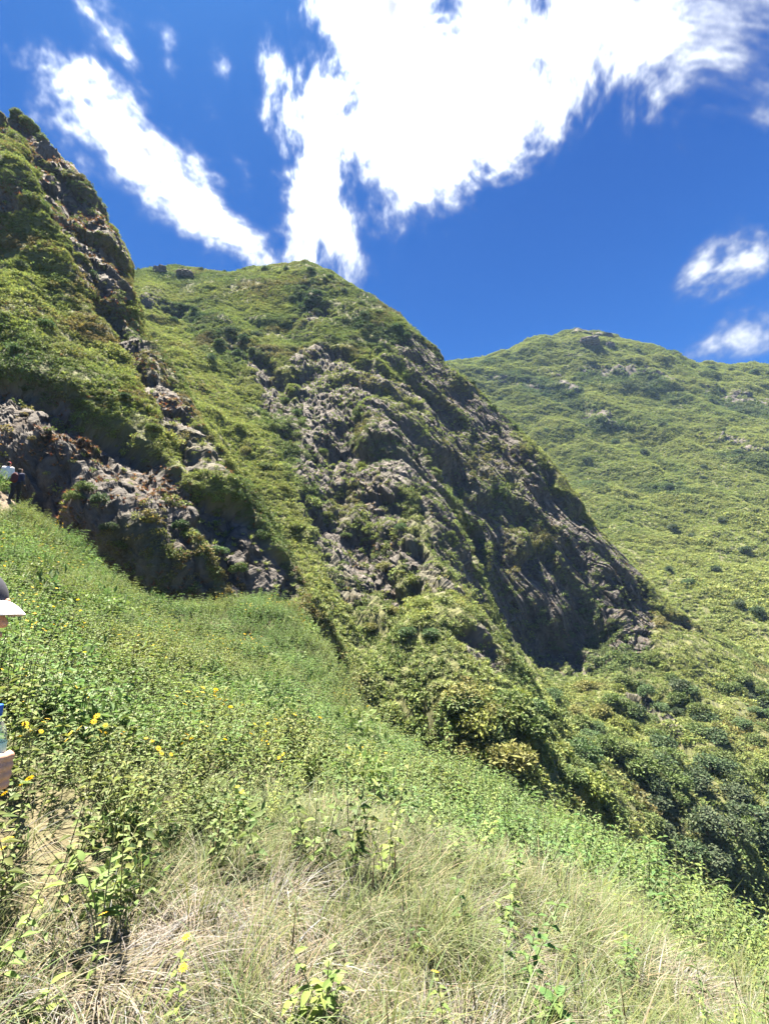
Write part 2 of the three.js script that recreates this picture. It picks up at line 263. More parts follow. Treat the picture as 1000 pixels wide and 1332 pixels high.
// far mountain on the right
const rightRows = [
  [[560, 980, 70], [700, 1000, 72], [860, 990, 72], [1000, 990, 70], [1200, 1000, 66], [1500, 1020, 60]],
  [[560, 880, 100], [700, 880, 102], [860, 865, 104], [1000, 880, 100], [1200, 890, 95], [1500, 900, 85]],
  [[540, 780, 150], [680, 780, 150], [840, 770, 142], [1000, 770, 138], [1200, 775, 130], [1500, 790, 115]],
  [[520, 700, 195], [660, 690, 195], [820, 680, 186], [1000, 680, 180], [1200, 680, 170], [1500, 690, 150]],
  [[510, 620, 245], [640, 610, 248], [790, 600, 240], [980, 595, 228], [1200, 595, 215], [1500, 610, 190]],
  [[500, 555, 290], [620, 535, 295], [780, 515, 290], [960, 535, 272], [1200, 540, 255], [1500, 550, 230]],
  [[480, 512, 325], [600, 480, 332], [765, 440, 340], [900, 474, 322], [1200, 505, 300], [1500, 520, 270]],
].map(T);
rightRows.push(rightRows[6].map(p => off(p, 0, -6, -30))); rightRows.push(rightRows[6].map(p => off(p, 0, -110, -150)));
const far = makeSheet({
  name: 'mountain', label: 'broad far green mountain covered in low bushes, with a rocky knob on top', net: rightRows, nu: 460, nv: 560, bump: .3,
  rocks: [[750, 440, 785, 442, 10, 1.2], [720, 500, 740, 520, 12, .7], [765, 490, 830, 490, 14, .55], [770, 550, 795, 560, 13, .8], [850, 500, 870, 510, 12, .6], [930, 520, 1000, 530, 20, .6], [640, 500, 700, 515, 10, .4], [985, 820, 1000, 830, 12, .7], [930, 580, 990, 600, 14, .4], [740, 470, 760, 475, 8, .4]],
  reliefOf: (p, n, rk) => {
    const b = blocks(p.x * .12, p.y * .1, p.z * .12);
    return ridged(p.x * .016 + p.y * .006, p.y * .006, p.z * .008, 3) * 7 + fbm(p.x * .05, p.y * .05, p.z * .05, 4) * 5 + rk * ((b[0] - .3) * 4) + fbm(p.x * .3, p.y * .3, p.z * .3, 2) * 1.2;
  },
  colourOf: groundColour(.35),
});
console.log('far');

// meadow under our feet: a thin-plate surface through points of the slope
const slope = [[0, 0, 0], [-1.4, .04, -1.4], [-3, .75, -1], [2, -.62, -1], [-2, .5, 2], [2, -.8, 3], [-5, 1.9, 0], [5, -1.9, 0], [-9, 3.8, -3], [9, -4.6, -2], [0, -.1, -2.6], [-14, 5.4, -8], [16, -10, -4], [0, 0, 9], [-12, 5, 9], [12, -6, 9], [-26, 11, -4], [-24, 11, -16], [24, -18, 0], [-26, 11, 10], [26, -18, 12]].map(a => V(...a));
const rim = [[-60, 612, 22.5], [10, 648, 22.5], [100, 705, 23], [200, 788, 24], [300, 792, 26], [370, 800, 27], [420, 845, 25], [460, 905, 21], [510, 955, 17.5], [560, 995, 15.5], [690, 1045, 13], [850, 1118, 10], [1000, 1200, 7.6]].map((a, i) => off(at(...a), 0, i > 1 ? -.65 : -.1, 0));
for (const a of [[0, 860, 6], [0, 745, 13], [0, 695, 18], [100, 870, 8], [100, 765, 15], [200, 910, 9], [200, 835, 17], [300, 930, 10], [300, 840, 19], [410, 970, 10], [410, 890, 18], [520, 1030, 9], [660, 1090, 8]]) slope.push(at(...a));
for (const p of rim) { slope.push(p); const o = V(p.x, 0, p.z).normalize(), k = p.x < -6 ? .9 : 1.15; slope.push(V(p.x + o.x * 6, p.y - 6 * k * .75, p.z + o.z * 6)); slope.push(V(p.x + o.x * 18, p.y - 20 * k, p.z + o.z * 18)); }
const plate = (() => {
  const n = slope.length, m = n + 3, A = [...Array(m)].map(() => new Float64Array(m + 1)), U = r2 => r2 > 1e-9 ? r2 * Math.log(r2) * .5 : 0;
  for (let i = 0; i < n; i++) { for (let j = 0; j < n; j++) A[i][j] = U((slope[i].x - slope[j].x) ** 2 + (slope[i].z - slope[j].z) ** 2); A[i][i] += .05; A[i][n] = A[n][i] = 1; A[i][n + 1] = A[n + 1][i] = slope[i].x; A[i][n + 2] = A[n + 2][i] = slope[i].z; A[i][m] = slope[i].y; }
  for (let c = 0; c < m; c++) { let p = c; for (let r = c + 1; r < m; r++) if (Math.abs(A[r][c]) > Math.abs(A[p][c])) p = r; [A[c], A[p]] = [A[p], A[c]]; for (let r = 0; r < m; r++) if (r !== c) { const f = A[r][c] / A[c][c]; if (f) for (let k = c; k <= m; k++) A[r][k] -= f * A[c][k]; } }
  const w = A.map((r, i) => r[m] / r[i]);
  return (x, z) => { let s = w[n] + w[n + 1] * x + w[n + 2] * z; for (let i = 0; i < n; i++) s += w[i] * U((slope[i].x - x) ** 2 + (slope[i].z - z) ** 2); return s; };
})();
const trail = [[2.5, 3.4], [.3, 1.1], [-1.9, -.7], [-5, -3], [-9.6, -7], [-14.4, -13], [-16.2, -18.6], [-17.6, -21.8], [-22, -29]];
const trailDist = (x, z) => { let b = 1e9; for (let i = 0; i < trail.length - 1; i++) { const [ax, az] = trail[i], [bx, bz] = trail[i + 1], dx = bx - ax, dz = bz - az, t = clamp(((x - ax) * dx + (z - az) * dz) / (dx * dx + dz * dz), 0, 1); b = Math.min(b, Math.hypot(x - ax - t * dx, z - az - t * dz)); } return b; };
const groundAt = (x, z) => plate(x, z) + fbm(x * .5, 2.2, z * .5, 3) * .38 * sstep(.3, 2.5, Math.hypot(x, z)) + fbm(x * 2.2, 5.2, z * 2.2, 2) * .05;
const meadow = (() => {
  const nu = 330, nv = 300, x0 = -34, x1 = 30, z0 = 12, z1 = -46, D = new Float32Array(nu * nv * 3), C = new Float32Array(nu * nv * 3), UV = new Float32Array(nu * nv * 2), c = [0, 0, 0];
  for (let j = 0; j < nv; j++) for (let i = 0; i < nu; i++) {
    const x = lerp(x0, x1, i / (nu - 1)), z = lerp(z0, z1, j / (nv - 1)), m = j * nu + i, k = m * 3, y = groundAt(x, z); D[k] = x; D[k + 1] = y; D[k + 2] = z; UV[m * 2] = x * .4; UV[m * 2 + 1] = z * .4;
    const t = 1 - sstep(.35, .75, trailDist(x, z) + fbm(x * 2, 1, z * 2, 2) * .3), dry = sstep(-.2, .3, fbm(x * .35, 7, z * .35, 3));
    C[k] = lerp(lerp(.07, .10, dry), .15, t); C[k + 1] = lerp(lerp(.075, .09, dry), .12, t); C[k + 2] = lerp(lerp(.035, .05, dry), .085, t);
  }
  const N = gridNormals(D, nu, nv, 1), idx = new Uint32Array((nu - 1) * (nv - 1) * 6); let o = 0;
  for (let j = 0; j < nv - 1; j++) for (let i = 0; i < nu - 1; i++) { const a = j * nu + i, b = a + 1, d = a + nu, e = d + 1; idx.set([a, b, d, b, e, d], o); o += 6; }
  const g = new THREE.BufferGeometry(); g.setAttribute('position', new THREE.BufferAttribute(D, 3)); g.setAttribute('normal', new THREE.BufferAttribute(N, 3)); g.setAttribute('color', new THREE.BufferAttribute(C, 3)); g.setAttribute('uv', new THREE.BufferAttribute(UV, 2)); g.setIndex(new THREE.BufferAttribute(idx, 1));
  tag(mesh('ground', g, terrainMat(.03), scene), 'sloping meadow ground with a trodden dirt trail along its upper side', 'ground', null, 'structure');
  return { D, N, S: N, rock: new Float32Array(nu * nv), nu, nv };
})();
// valley floor far below and around everything
{ const g = new THREE.CircleGeometry(900, 64); g.rotateX(-Math.PI / 2); const c = new Float32Array(g.attributes.position.count * 3).map((v, i) => [.09, .10, .04][i % 3]); g.setAttribute('color', new THREE.BufferAttribute(c, 3)); const m = mesh('valley_ground', g, terrainMat(.2), scene); m.position.y = -75; tag(m, 'green valley floor deep below the slopes', 'ground', null, 'structure'); }
// ---------------------------------------------------------------- plants: shapes
// a flat builder: leaves and blades with their own colour, joined into one shape
function Plant() {
  const pos = [], col = [], idx = [];
  const push = (p, c) => { pos.push(p.x, p.y, p.z); col.push(c[0], c[1], c[2]); return pos.length / 3 - 1; };
  const a = V(0, 0, 0), b = V(0, 0, 0), s = V(0, 0, 0);
  return {
    leaf(p, dir, nrm, len, wid, c, droop = .15) {                  // diamond folded along its rib, tip bent down
      s.crossVectors(dir, nrm).normalize(); const n = V(0, 0, 0).crossVectors(s, dir).normalize();
      const i0 = push(p, c), i1 = push(a.copy(p).addScaledVector(dir, len * .45).addScaledVector(s, wid * .5).addScaledVector(n, wid * .12), c), i2 = push(a.copy(p).addScaledVector(dir, len * .45).addScaledVector(s, -wid * .5).addScaledVector(n, wid * .12), c), i3 = push(a.copy(p).addScaledVector(dir, len).addScaledVector(n, -len * droop), c);
      idx.push(i0, i1, i3, i0, i3, i2);
    },
    blade(p, dir, len, wid, arch, c, segs = 3) {                   // grass blade that arches over
      const d = dir.clone().normalize(), q = p.clone(), h = V(d.x, 0, d.z); if (h.lengthSq() < 1e-6) h.set(1, 0, 0); h.normalize(); s.set(-h.z, 0, h.x); let l, r;
      for (let k = 0; k <= segs; k++) {
        const w = wid * (1 - k / segs * .92) * .5;
        if (k === segs) { const t = push(q, c); idx.push(l, r, t); } else { const nl = push(a.copy(q).addScaledVector(s, w), c), nr = push(b.copy(q).addScaledVector(s, -w), c); if (k) idx.push(l, r, nl, r, nr, nl); l = nl; r = nr; }
        q.addScaledVector(d, len / segs); d.addScaledVector(h, arch / segs).addScaledVector(V(0, -1, 0), arch / segs * .9).normalize();
      }
    },
    stem(p, q, r0, r1, c) {
      const d = q.clone().sub(p).normalize(), u = V(0, 0, 0).crossVectors(d, Math.abs(d.y) < .9 ? V(0, 1, 0) : V(1, 0, 0)).normalize(), w = V(0, 0, 0).crossVectors(d, u), ring = [];
      for (const [o, r] of [[p, r0], [q, r1]]) for (let k = 0; k < 3; k++) { const t = k / 3 * Math.PI * 2; ring.push(push(a.copy(o).addScaledVector(u, r * Math.cos(t)).addScaledVector(w, r * Math.sin(t)), c)); }
      for (let k = 0; k < 3; k++) { const m = (k + 1) % 3; idx.push(ring[k], ring[m], ring[3 + k], ring[m], ring[3 + m], ring[3 + k]); }
    },
    build() { const g = new THREE.BufferGeometry(); g.setAttribute('position', new THREE.Float32BufferAttribute(pos, 3)); g.setAttribute('color', new THREE.Float32BufferAttribute(col, 3)); g.setIndex(idx); g.computeVertexNormals(); return g; },
  };
}
const ball = (r) => { let v; do v = V(r() * 2 - 1, r() * 2 - 1, r() * 2 - 1); while (v.lengthSq() > 1 || v.lengthSq() < .01); return v.normalize(); };
const vary = (r, c, a = .25) => { const k = 1 + (r() - .5) * 2 * a, w = (r() - .5) * a; return [c[0] * k * (1 + w), c[1] * k, c[2] * k * (1 - w)]; };
// low dome of leaves, radius 1 at the base
function bushShape(seed, leaves, len, wid, height, c, spread = .25) {
  const r = rngOf(seed), P = Plant(), lobes = [...Array(5)].map(() => { const v = ball(r); return [v.x * .5, Math.abs(v.y) * .35, v.z * .5, .45 + .3 * r()]; });
  for (let i = 0; i < leaves; i++) {
    const L = lobes[i % 5], v = ball(r); v.y = v.y * .8 + .25; v.normalize(); const rad = L[3] * (.72 + .28 * r());
    const p = V(L[0] + v.x * rad, (L[1] + Math.max(-.12, v.y * rad) + .1) * height, L[2] + v.z * rad), d = ball(r).multiplyScalar(.9).add(v).normalize(), n = V(v.x, v.y + .5, v.z).addScaledVector(ball(r), .6).normalize();
    P.leaf(p, d, n, len * (.6 + .7 * r()), wid * (.7 + .5 * r()), vary(r, c, spread), .2);
  }
  return P.build();
}
function tuftShape(seed, blades, len, wid, arch, c, spread = .3, base = .18, lean = .7, segs = 3) {
  const r = rngOf(seed), P = Plant();
  for (let i = 0; i < blades; i++) {
    const t = r() * 6.283, o = base * Math.sqrt(r()), l = lean * (.15 + .85 * r()), d = V(Math.cos(t) * l, 1, Math.sin(t) * l);
    P.blade(V(Math.cos(t + (r() - .5)) * o, -.03, Math.sin(t + (r() - .5)) * o), d, len * (.5 + .6 * r()), wid * (.7 + .6 * r()), arch * (.5 + r()), vary(r, c[Math.floor(r() * c.length)], spread), segs);
  }
  return P.build();
}
function rosetteShape(seed, leaves, c) { const r = rngOf(seed), P = Plant(); for (let i = 0; i < leaves; i++) { const t = r() * 6.283, l = .5 + .9 * r(); P.blade(V(0, 0, 0), V(Math.cos(t) * l, 1, Math.sin(t) * l), .75 + .5 * r(), .13, .9, vary(r, c[i % c.length], .3), 2); } return P.build(); }
function weedShape(seed, h, stems, pairs, ll, lw, c, flower, petalC) {
  const r = rngOf(seed), P = Plant(), sc = [.15, .16, .07];
  for (let s = 0; s < stems; s++) {
    const t = r() * 6.283, q = V(Math.cos(t) * .06 * r() * stems, -.03, Math.sin(t) * .06 * r() * stems), lean = V(Math.cos(t) * .6 * r(), 1, Math.sin(t) * .6 * r()).normalize(), H = h * (.65 + .4 * r()), top = q.clone().addScaledVector(lean, H);
    P.stem(q, top, .004, .002, vary(r, sc, .2));
    for (let k = 0; k < pairs; k++) {
      const f = .18 + .82 * (k + .5 * r()) / pairs, p = q.clone().lerp(top, f), a0 = k * 1.571 + r();
      for (const m of [0, Math.PI]) { const d = V(Math.cos(a0 + m), .35 - .5 * r(), Math.sin(a0 + m)).normalize(); P.leaf(p, d, V(0, 1, 0).addScaledVector(ball(r), .35).normalize(), ll * (1.15 - .5 * f) * (.7 + .5 * r()), lw * (1.15 - .5 * f) * (.7 + .5 * r()), vary(r, c, .28), .3); }
    }
    if (flower && r() < flower) { const fd = V(r() - .5, 1.1, r() * .7).normalize(); for (let k = 0; k < 9; k++) { const a = k / 9 * 6.283, u = V(1, 0, 0).cross(fd).normalize(), w = fd.clone().cross(u), d = u.multiplyScalar(Math.cos(a)).addScaledVector(w, Math.sin(a)).addScaledVector(fd, .15).normalize(); P.leaf(top, d, fd, .026, .012, vary(r, petalC, .15), .1); } }
  }
  return P.build();
}
const plantMat = (t) => { const m = leafMat(1, 1, 1, t); m.vertexColors = true; return m; };
const farLeaf = plantMat(.42), nearLeaf = plantMat(.48), dryLeaf = plantMat(.25);

// ---------------------------------------------------------------- scatter over a surface: nobody could count these
function scatter(sheet, seed, accept) {                           // accept(p, n, rock, area) -> expected number in that cell
  const { D, N, S, rock, nu, nv } = sheet, r = rngOf(seed), out = [], p = V(0, 0, 0), n = V(0, 0, 0);
  for (let j = 0; j < nv - 1; j++) for (let i = 0; i < nu - 1; i++) {
    const m = j * nu + i, a = m * 3, b = a + 3, c = a + nu * 3;
    p.set(D[a], D[a + 1], D[a + 2]);
    const s = pixelOf(p); if (!s || s[0] < -430 || s[0] > 1330 || s[1] < -60 || s[1] > 1480) continue;
    if ((EYE.x - p.x) * S[a] + (EYE.y - p.y) * S[a + 1] + (EYE.z - p.z) * S[a + 2] < -.22 * s[2]) continue;
    const ux = D[b] - p.x, uy = D[b + 1] - p.y, uz = D[b + 2] - p.z, vx = D[c] - p.x, vy = D[c + 1] - p.y, vz = D[c + 2] - p.z, area = Math.hypot(uy * vz - uz * vy, uz * vx - ux * vz, ux * vy - uy * vx);
    n.set(N[a], N[a + 1], N[a + 2]);
    let e = accept(p, n, rock[m], s) * area; e = Math.floor(e) + (r() < e % 1 ? 1 : 0);
    for (let k = 0; k < e; k++) { const f = r(), g = r(); out.push({ p: V(p.x + ux * f + vx * g, p.y + uy * f + vy * g, p.z + uz * f + vz * g), n: n.clone(), rock: rock[m] }); }
  }
  return out;
}
function spread(group, name, shapes, mat, spots, seed, sizeOf, tintOf, stand = .6) {
  const r = rngOf(seed), per = shapes.map(() => []), q = new THREE.Quaternion(), q2 = new THREE.Quaternion(), up = V(0, 1, 0), m = new THREE.Matrix4(), sc = V(1, 1, 1), col = new THREE.Color();
  for (const s of spots) per[Math.floor(r() * shapes.length)].push(s);
  per.forEach((list, k) => {
    if (!list.length) return;
    const im = new THREE.InstancedMesh(shapes[k], mat, list.length); im.name = name; im.castShadow = im.receiveShadow = true;
    list.forEach((s, i) => {
      const axis = s.n.clone().multiplyScalar(1 - stand).addScaledVector(up, stand).normalize(); q.setFromUnitVectors(up, axis); q2.setFromAxisAngle(up, r() * 6.283); q.multiply(q2);
      const z = sizeOf(s, r); sc.set(z * (.85 + .3 * r()), z * (.8 + .4 * r()), z * (.85 + .3 * r())); m.compose(s.p, q, sc); im.setMatrixAt(i, m);
      const t = tintOf(s, r); col.setRGB(t[0], t[1], t[2]); im.setColorAt(i, col);
    });
    group.add(im);
  });
}
function mass(name, label, category) { const g = new THREE.Group(); g.name = numbered(name); g.userData.kind = 'stuff'; tag(g, label, category, null, 'stuff'); scene.add(g); return g; }
const GREEN = [.118, .175, .046], YELLOW = [.19, .235, .062], RUSSET = [.15, .11, .045], DARK = [.055, .10, .036], OLIVE = [.13, .135, .045];
const bushes = [11, 12, 13, 14].map(s => bushShape(s, 70, .42, .26, .75, [1, 1, 1], .3));
const ferns = [21, 22, 23].map(s => tuftShape(s, 46, 1.05, .13, 1.3, [[1, 1, 1]], .3, .35, 1.1, 2));
const rosettes = [31, 32].map(s => rosetteShape(s, 22, [[.16, .10, .045], [.20, .07, .035], [.09, .10, .03]]));
const mixc = (a, b, t) => [lerp(a[0], b[0], t), lerp(a[1], b[1], t), lerp(a[2], b[2], t)];
const tinted = (c, k) => [c[0] * k, c[1] * k, c[2] * k];
function greenAt(p, s, r, yellow = 0) { const a = clamp(fbm(p.x * s, p.y * s, p.z * s, 3) * 1.5 + .45 + yellow, 0, 1), b = clamp(fbm(p.x * s * 3 + 8, p.y * s * 3, p.z * s * 3, 2) + .2, 0, 1); let c = a < .5 ? mixc(DARK, GREEN, a * 2) : mixc(GREEN, YELLOW, a * 2 - 1); c = mixc(c, OLIVE, b * .5); return tinted(c, .75 + .5 * r()); }
// places where the plants run paler or darker: [x0, y0, x1, y1, radius px, amount] found on the surface
function patches(sheet, list) { const caps = list.map(([a, b, c, d, r, w]) => { const A = sheet.near(a, b).p, B2 = sheet.near(c, d).p, AB = B2.clone().sub(A); return { A, AB, L: Math.max(1e-6, AB.lengthSq()), r: r * A.clone().lerp(B2, .5).distanceTo(EYE) / F, w }; }), q = V(0, 0, 0); return p => { let v = 0; const wob = fbm(p.x * .12, p.y * .12, p.z * .12, 2) * .8; for (const o of caps) { q.copy(p).sub(o.A); const t = clamp(q.dot(o.AB) / o.L, 0, 1); q.addScaledVector(o.AB, -t); v += o.w * sstep(1.15, .5, q.length() / o.r + wob); } return clamp(v, -1, 1); }; }
const centreTone = patches(centre, [[190, 400, 330, 640, 46, .9], [320, 620, 440, 820, 38, .9], [545, 640, 610, 830, 14, .45], [600, 830, 690, 1000, 28, .5], [790, 700, 900, 800, 16, .45], [880, 850, 1000, 940, 50, .4], [300, 380, 360, 400, 26, .3], [540, 780, 560, 830, 30, .4], [290, 440, 330, 470, 34, -.6], [390, 375, 410, 400, 24, -.6], [215, 400, 250, 415, 22, -.6], [470, 420, 540, 450, 20, -.4], [350, 540, 400, 640, 30, -.25], [850, 1000, 960, 1120, 70, -.45], [640, 950, 670, 990, 30, -.4], [700, 800, 820, 850, 40, -.3]]);
const farTone = patches(far, [[700, 500, 760, 525, 26, -.6], [765, 492, 840, 492, 20, -.6], [770, 550, 800, 560, 20, -.6], [850, 500, 880, 515, 16, -.5], [930, 520, 1000, 535, 24, -.6], [640, 500, 690, 480, 20, -.3], [760, 580, 1000, 700, 60, .25], [660, 560, 720, 600, 24, .3], [900, 760, 1000, 780, 30, -.3], [930, 590, 1000, 600, 14, -.5], [840, 635, 890, 640, 12, -.5], [750, 620, 800, 650, 12, -.3], [600, 480, 700, 470, 16, .2], [900, 820, 1000, 850, 24, .3]]);
{
  const g = mass('cliff_shrubbery', 'dense low shrubs and ferns growing over the left rocky mountainside', 'shrubs');
  const s1 = scatter(cliff, 1, (p, n, rk) => (1 - rk * .96) * 9 * (.5 + 1.2 * sstep(-.25, .25, fbm(p.x * .3, p.y * .3, p.z * .3, 2))));
  spread(g, 'shrubs', bushes, farLeaf, s1, 2, (s, r) => .12 + .26 * r() * r() + .25 * Math.pow(r(), 9) + .16 * sstep(0, .4, fbm(s.p.x * .2, s.p.y * .2, s.p.z * .2, 2)), (s, r) => mixc(greenAt(s.p, .09, r, .2), tinted(RUSSET, .7 + .6 * r()), .75 * sstep(.0, .3, fbm(s.p.x * .14 + 40, s.p.y * .14, s.p.z * .14, 3) + (r() - .5) * .3)));
  const s2 = scatter(cliff, 3, (p, n, rk) => (1 - rk * .85) * 9 * sstep(-.05, .25, fbm(p.x * .13 + 5, p.y * .13, p.z * .13, 2)) * sstep(.2, .5, n.y));
  spread(g, 'ferns', ferns, farLeaf, s2, 4, (s, r) => .17 + .25 * r(), (s, r) => tinted(mixc(YELLOW, GREEN, r() * .6), .85 + .5 * r()));
  const s3 = scatter(cliff, 5, (p, n, rk) => (.25 + rk) * 4.5 * sstep(-.05, .3, fbm(p.x * .22 + 15, p.y * .22, p.z * .22, 2)));
  spread(g, 'rosettes', rosettes, farLeaf, s3, 6, (s, r) => .15 + .22 * r(), (s, r) => tinted([1, 1, 1], .6 + .8 * r()));
}
{
  const g = mass('mountain_shrubbery', 'dense shrubs and ferns covering the middle mountain and its ravine', 'shrubs');
  const s1 = scatter(centre, 11, (p, n, rk, s) => (1 - rk * .93) * 3.4 * (.5 + 1.1 * sstep(-.25, .25, fbm(p.x * .15, p.y * .15, p.z * .15, 2))));
  spread(g, 'shrubs', bushes, farLeaf, s1, 12, (s, r) => .2 + .36 * r() * r() + .4 * Math.pow(r(), 9) + .3 * sstep(.05, .4, fbm(s.p.x * .1, s.p.y * .1, s.p.z * .1, 2)) + .5 * Math.max(0, -centreTone(s.p)), (s, r) => mixc(greenAt(s.p, .045, r, .18 + centreTone(s.p)), tinted(RUSSET, .7 + .6 * r()), .55 * sstep(.08, .35, fbm(s.p.x * .07 + 40, s.p.y * .07, s.p.z * .07, 3) + (r() - .5) * .25)));
  const s2 = scatter(centre, 13, (p, n, rk) => (1 - rk * .8) * 3.8 * clamp(sstep(-.1, .2, fbm(p.x * .07 + 5, p.y * .07, p.z * .07, 2)) + centreTone(p), 0, 1.4) * sstep(.2, .5, n.y));
  spread(g, 'ferns', ferns, farLeaf, s2, 14, (s, r) => .28 + .3 * r(), (s, r) => tinted(mixc(YELLOW, GREEN, r() * .8), .85 + .5 * r()));
  const s4 = scatter(centre, 17, (p, n, rk) => rk * 1.1 * sstep(-.2, .2, fbm(p.x * .3 + 2, p.y * .3, p.z * .3, 2)));
  spread(g, 'ledge_shrubs', bushes, farLeaf, s4, 18, (s, r) => .13 + .3 * r() * r(), (s, r) => greenAt(s.p, .09, r, -.05));
  const s3 = scatter(centre, 15, (p, n, rk) => rk * .35 * sstep(.0, .3, fbm(p.x * .15 + 15, p.y * .15, p.z * .15, 2)));
  spread(g, 'rosettes', rosettes, farLeaf, s3, 16, (s, r) => .25 + .3 * r(), (s, r) => tinted([.9, 1.1, 1], .6 + .7 * r()));
}
{
  const g = mass('far_mountain_shrubbery', 'carpet of low bright green bushes over the far right mountain', 'shrubs');
  const s1 = scatter(far, 21, (p, n, rk) => (1 - rk * .9) * .95 * (.35 + 1.2 * sstep(-.2, .25, fbm(p.x * .07, p.y * .07, p.z * .07, 3))));
  spread(g, 'shrubs', bushes, farLeaf, s1, 22, (s, r) => .4 + .7 * r() * r() + .7 * Math.pow(r(), 10) + .7 * sstep(.05, .35, fbm(s.p.x * .05, s.p.y * .05, s.p.z * .05, 2)) + 1.2 * Math.max(0, -farTone(s.p)), (s, r) => greenAt(s.p, .03, r, .42 + farTone(s.p) + fbm(s.p.x * .012 + 9, s.p.y * .012, s.p.z * .012, 2) * .9));
  const s2 = scatter(far, 23, (p, n, rk) => (1 - rk * .9) * 1.1 * clamp(1 + 1.5 * farTone(p), 0, 1.2));
  spread(g, 'ferns', ferns, farLeaf, s2, 24, (s, r) => .55 + .5 * r(), (s, r) => tinted(mixc(YELLOW, GREEN, clamp(r() * .7 - fbm(s.p.x * .014, s.p.y * .014, s.p.z * .014, 2) * 1.4, 0, 1)), .9 + .45 * r()));
}
console.log('mountain plants');
// ---------------------------------------------------------------- meadow plants
function hit(px, py, h = 0) {                                      // ground spot under the point of the ray that is h metres above the meadow
  const a = at(px, py, 1).sub(EYE); let t = .8; for (; t < 40; t += .03) { const y = EYE.y + a.y * t; if (y - groundAt(a.x * t, -t) < h) break; }
  return V(a.x * t, groundAt(a.x * t, -t), -t);
}
const LIME = [.118, .175, .046], LEAF = [.082, .142, .04], STRAW = [.138, .13, .094], PALE = [.102, .13, .068], ASH = [.145, .138, .132], BLOSSOM = [.70, .50, .02];
const rimWeeds = (p) => sstep(3.4, 6.8, Math.hypot(p.x, p.z) + fbm(p.x * .35, 3, p.z * .35, 2) * 3.2 + (1.4 * sstep(-.7, -1.3, p.x) + .5 * sstep(-1.1, -1.7, p.x)) * sstep(2.1, 3.2, Math.hypot(p.x, p.z)) - (p.x > 2 ? .8 : 0));
const tussocks = [[130, 1205, 1.25], [60, 1215, .9], [195, 1215, .9], [345, 1130, 1.1], [330, 1240, .9], [425, 1200, .8], [870, 1250, .9], [640, 1195, .85], [660, 1250, .8], [590, 1320, .9], [690, 1100, .9], [600, 1150, .8], [770, 1100, .8], [250, 1160, .8], [960, 1300, .8], [480, 1260, .7], [120, 1300, .8]].map(([x, y, s]) => ({ p: hit(x, y, .2), s }));
const clear = (p) => { let v = 1; for (const t of tussocks) v = Math.min(v, sstep(.12, .34, Math.hypot(p.x - t.p.x, p.z - t.p.z) / t.s)); return v; };
const offTrail = (p) => clear(p) * sstep(.3, .7, trailDist(p.x, p.z));
{
  const g = mass('meadow_grass', 'knee high dry and green grass covering the near slope', 'grass');
  const green = [41, 42, 43].map(s => tuftShape(s, 46, .42, .006, 1.1, [[.095, .135, .042], [.13, .155, .066], [.115, .148, .045]], .3, .10, .7, 4));
  const dry = [44, 45, 46, 47].map(s => tuftShape(s, 46, .46, .005, 1.6, [STRAW, PALE, STRAW, [.22, .205, .15]], .3, .12, .95, 5));
  const wide = [48, 49].map(s => tuftShape(s, 40, .6, .014, 1.2, [[.15, .185, .06], PALE, LIME], .3, .2, .9, 3));
  const dens = (d) => d < 5 ? 42 : d < 9 ? 24 : 0;
  const dn = (p) => sstep(-.28, .22, fbm(p.x * .55, 9, p.z * .55, 3));
  spread(g, 'green_grass', green, nearLeaf, scatter(meadow, 51, (p) => offTrail(p) * dens(Math.hypot(p.x, p.z)) * (1 - .75 * rimWeeds(p)) * lerp(1.5, .75, dn(p))), 52, (s, r) => .6 + .6 * r(), (s, r) => tinted([1, 1, 1], .75 + .5 * r()), .75);
  spread(g, 'dry_grass', dry, dryLeaf, scatter(meadow, 53, (p) => offTrail(p) * dens(Math.hypot(p.x, p.z)) * (1 - .88 * rimWeeds(p)) * lerp(.1, .7, dn(p))), 54, (s, r) => .55 + .65 * r(), (s, r) => tinted([1, .99, .97], .7 + .5 * r()), .75);
  const mat = [141, 142, 143].map(s => tuftShape(s, 40, .34, .007, .5, [ASH, STRAW, [.12, .10, .075], [.19, .18, .16]], .35, .3, 3.2, 3));
  spread(g, 'matted_grass', mat, dryLeaf, scatter(meadow, 57, (p) => offTrail(p) * (Math.hypot(p.x, p.z) < 8 ? 22 : 0) * (1 - rimWeeds(p)) * (.2 + sstep(-.15, .25, fbm(p.x * .9 + 3, 15, p.z * .9, 3)))), 58, (s, r) => .6 + .7 * r(), (s, r) => tinted([1, 1, 1], .65 + .6 * r()), .3);
  spread(g, 'tall_grass', wide, nearLeaf, scatter(meadow, 55, (p) => Math.hypot(p.x, p.z) > 5 ? offTrail(p) * 6 * (1 - .45 * rimWeeds(p)) * (.25 + sstep(-.2, .25, fbm(p.x * .4 + 20, 4, p.z * .4, 2))) : 0), 56, (s, r) => .7 + .6 * r(), (s, r) => tinted([1, 1, .95], .75 + .55 * r()), .75);
}
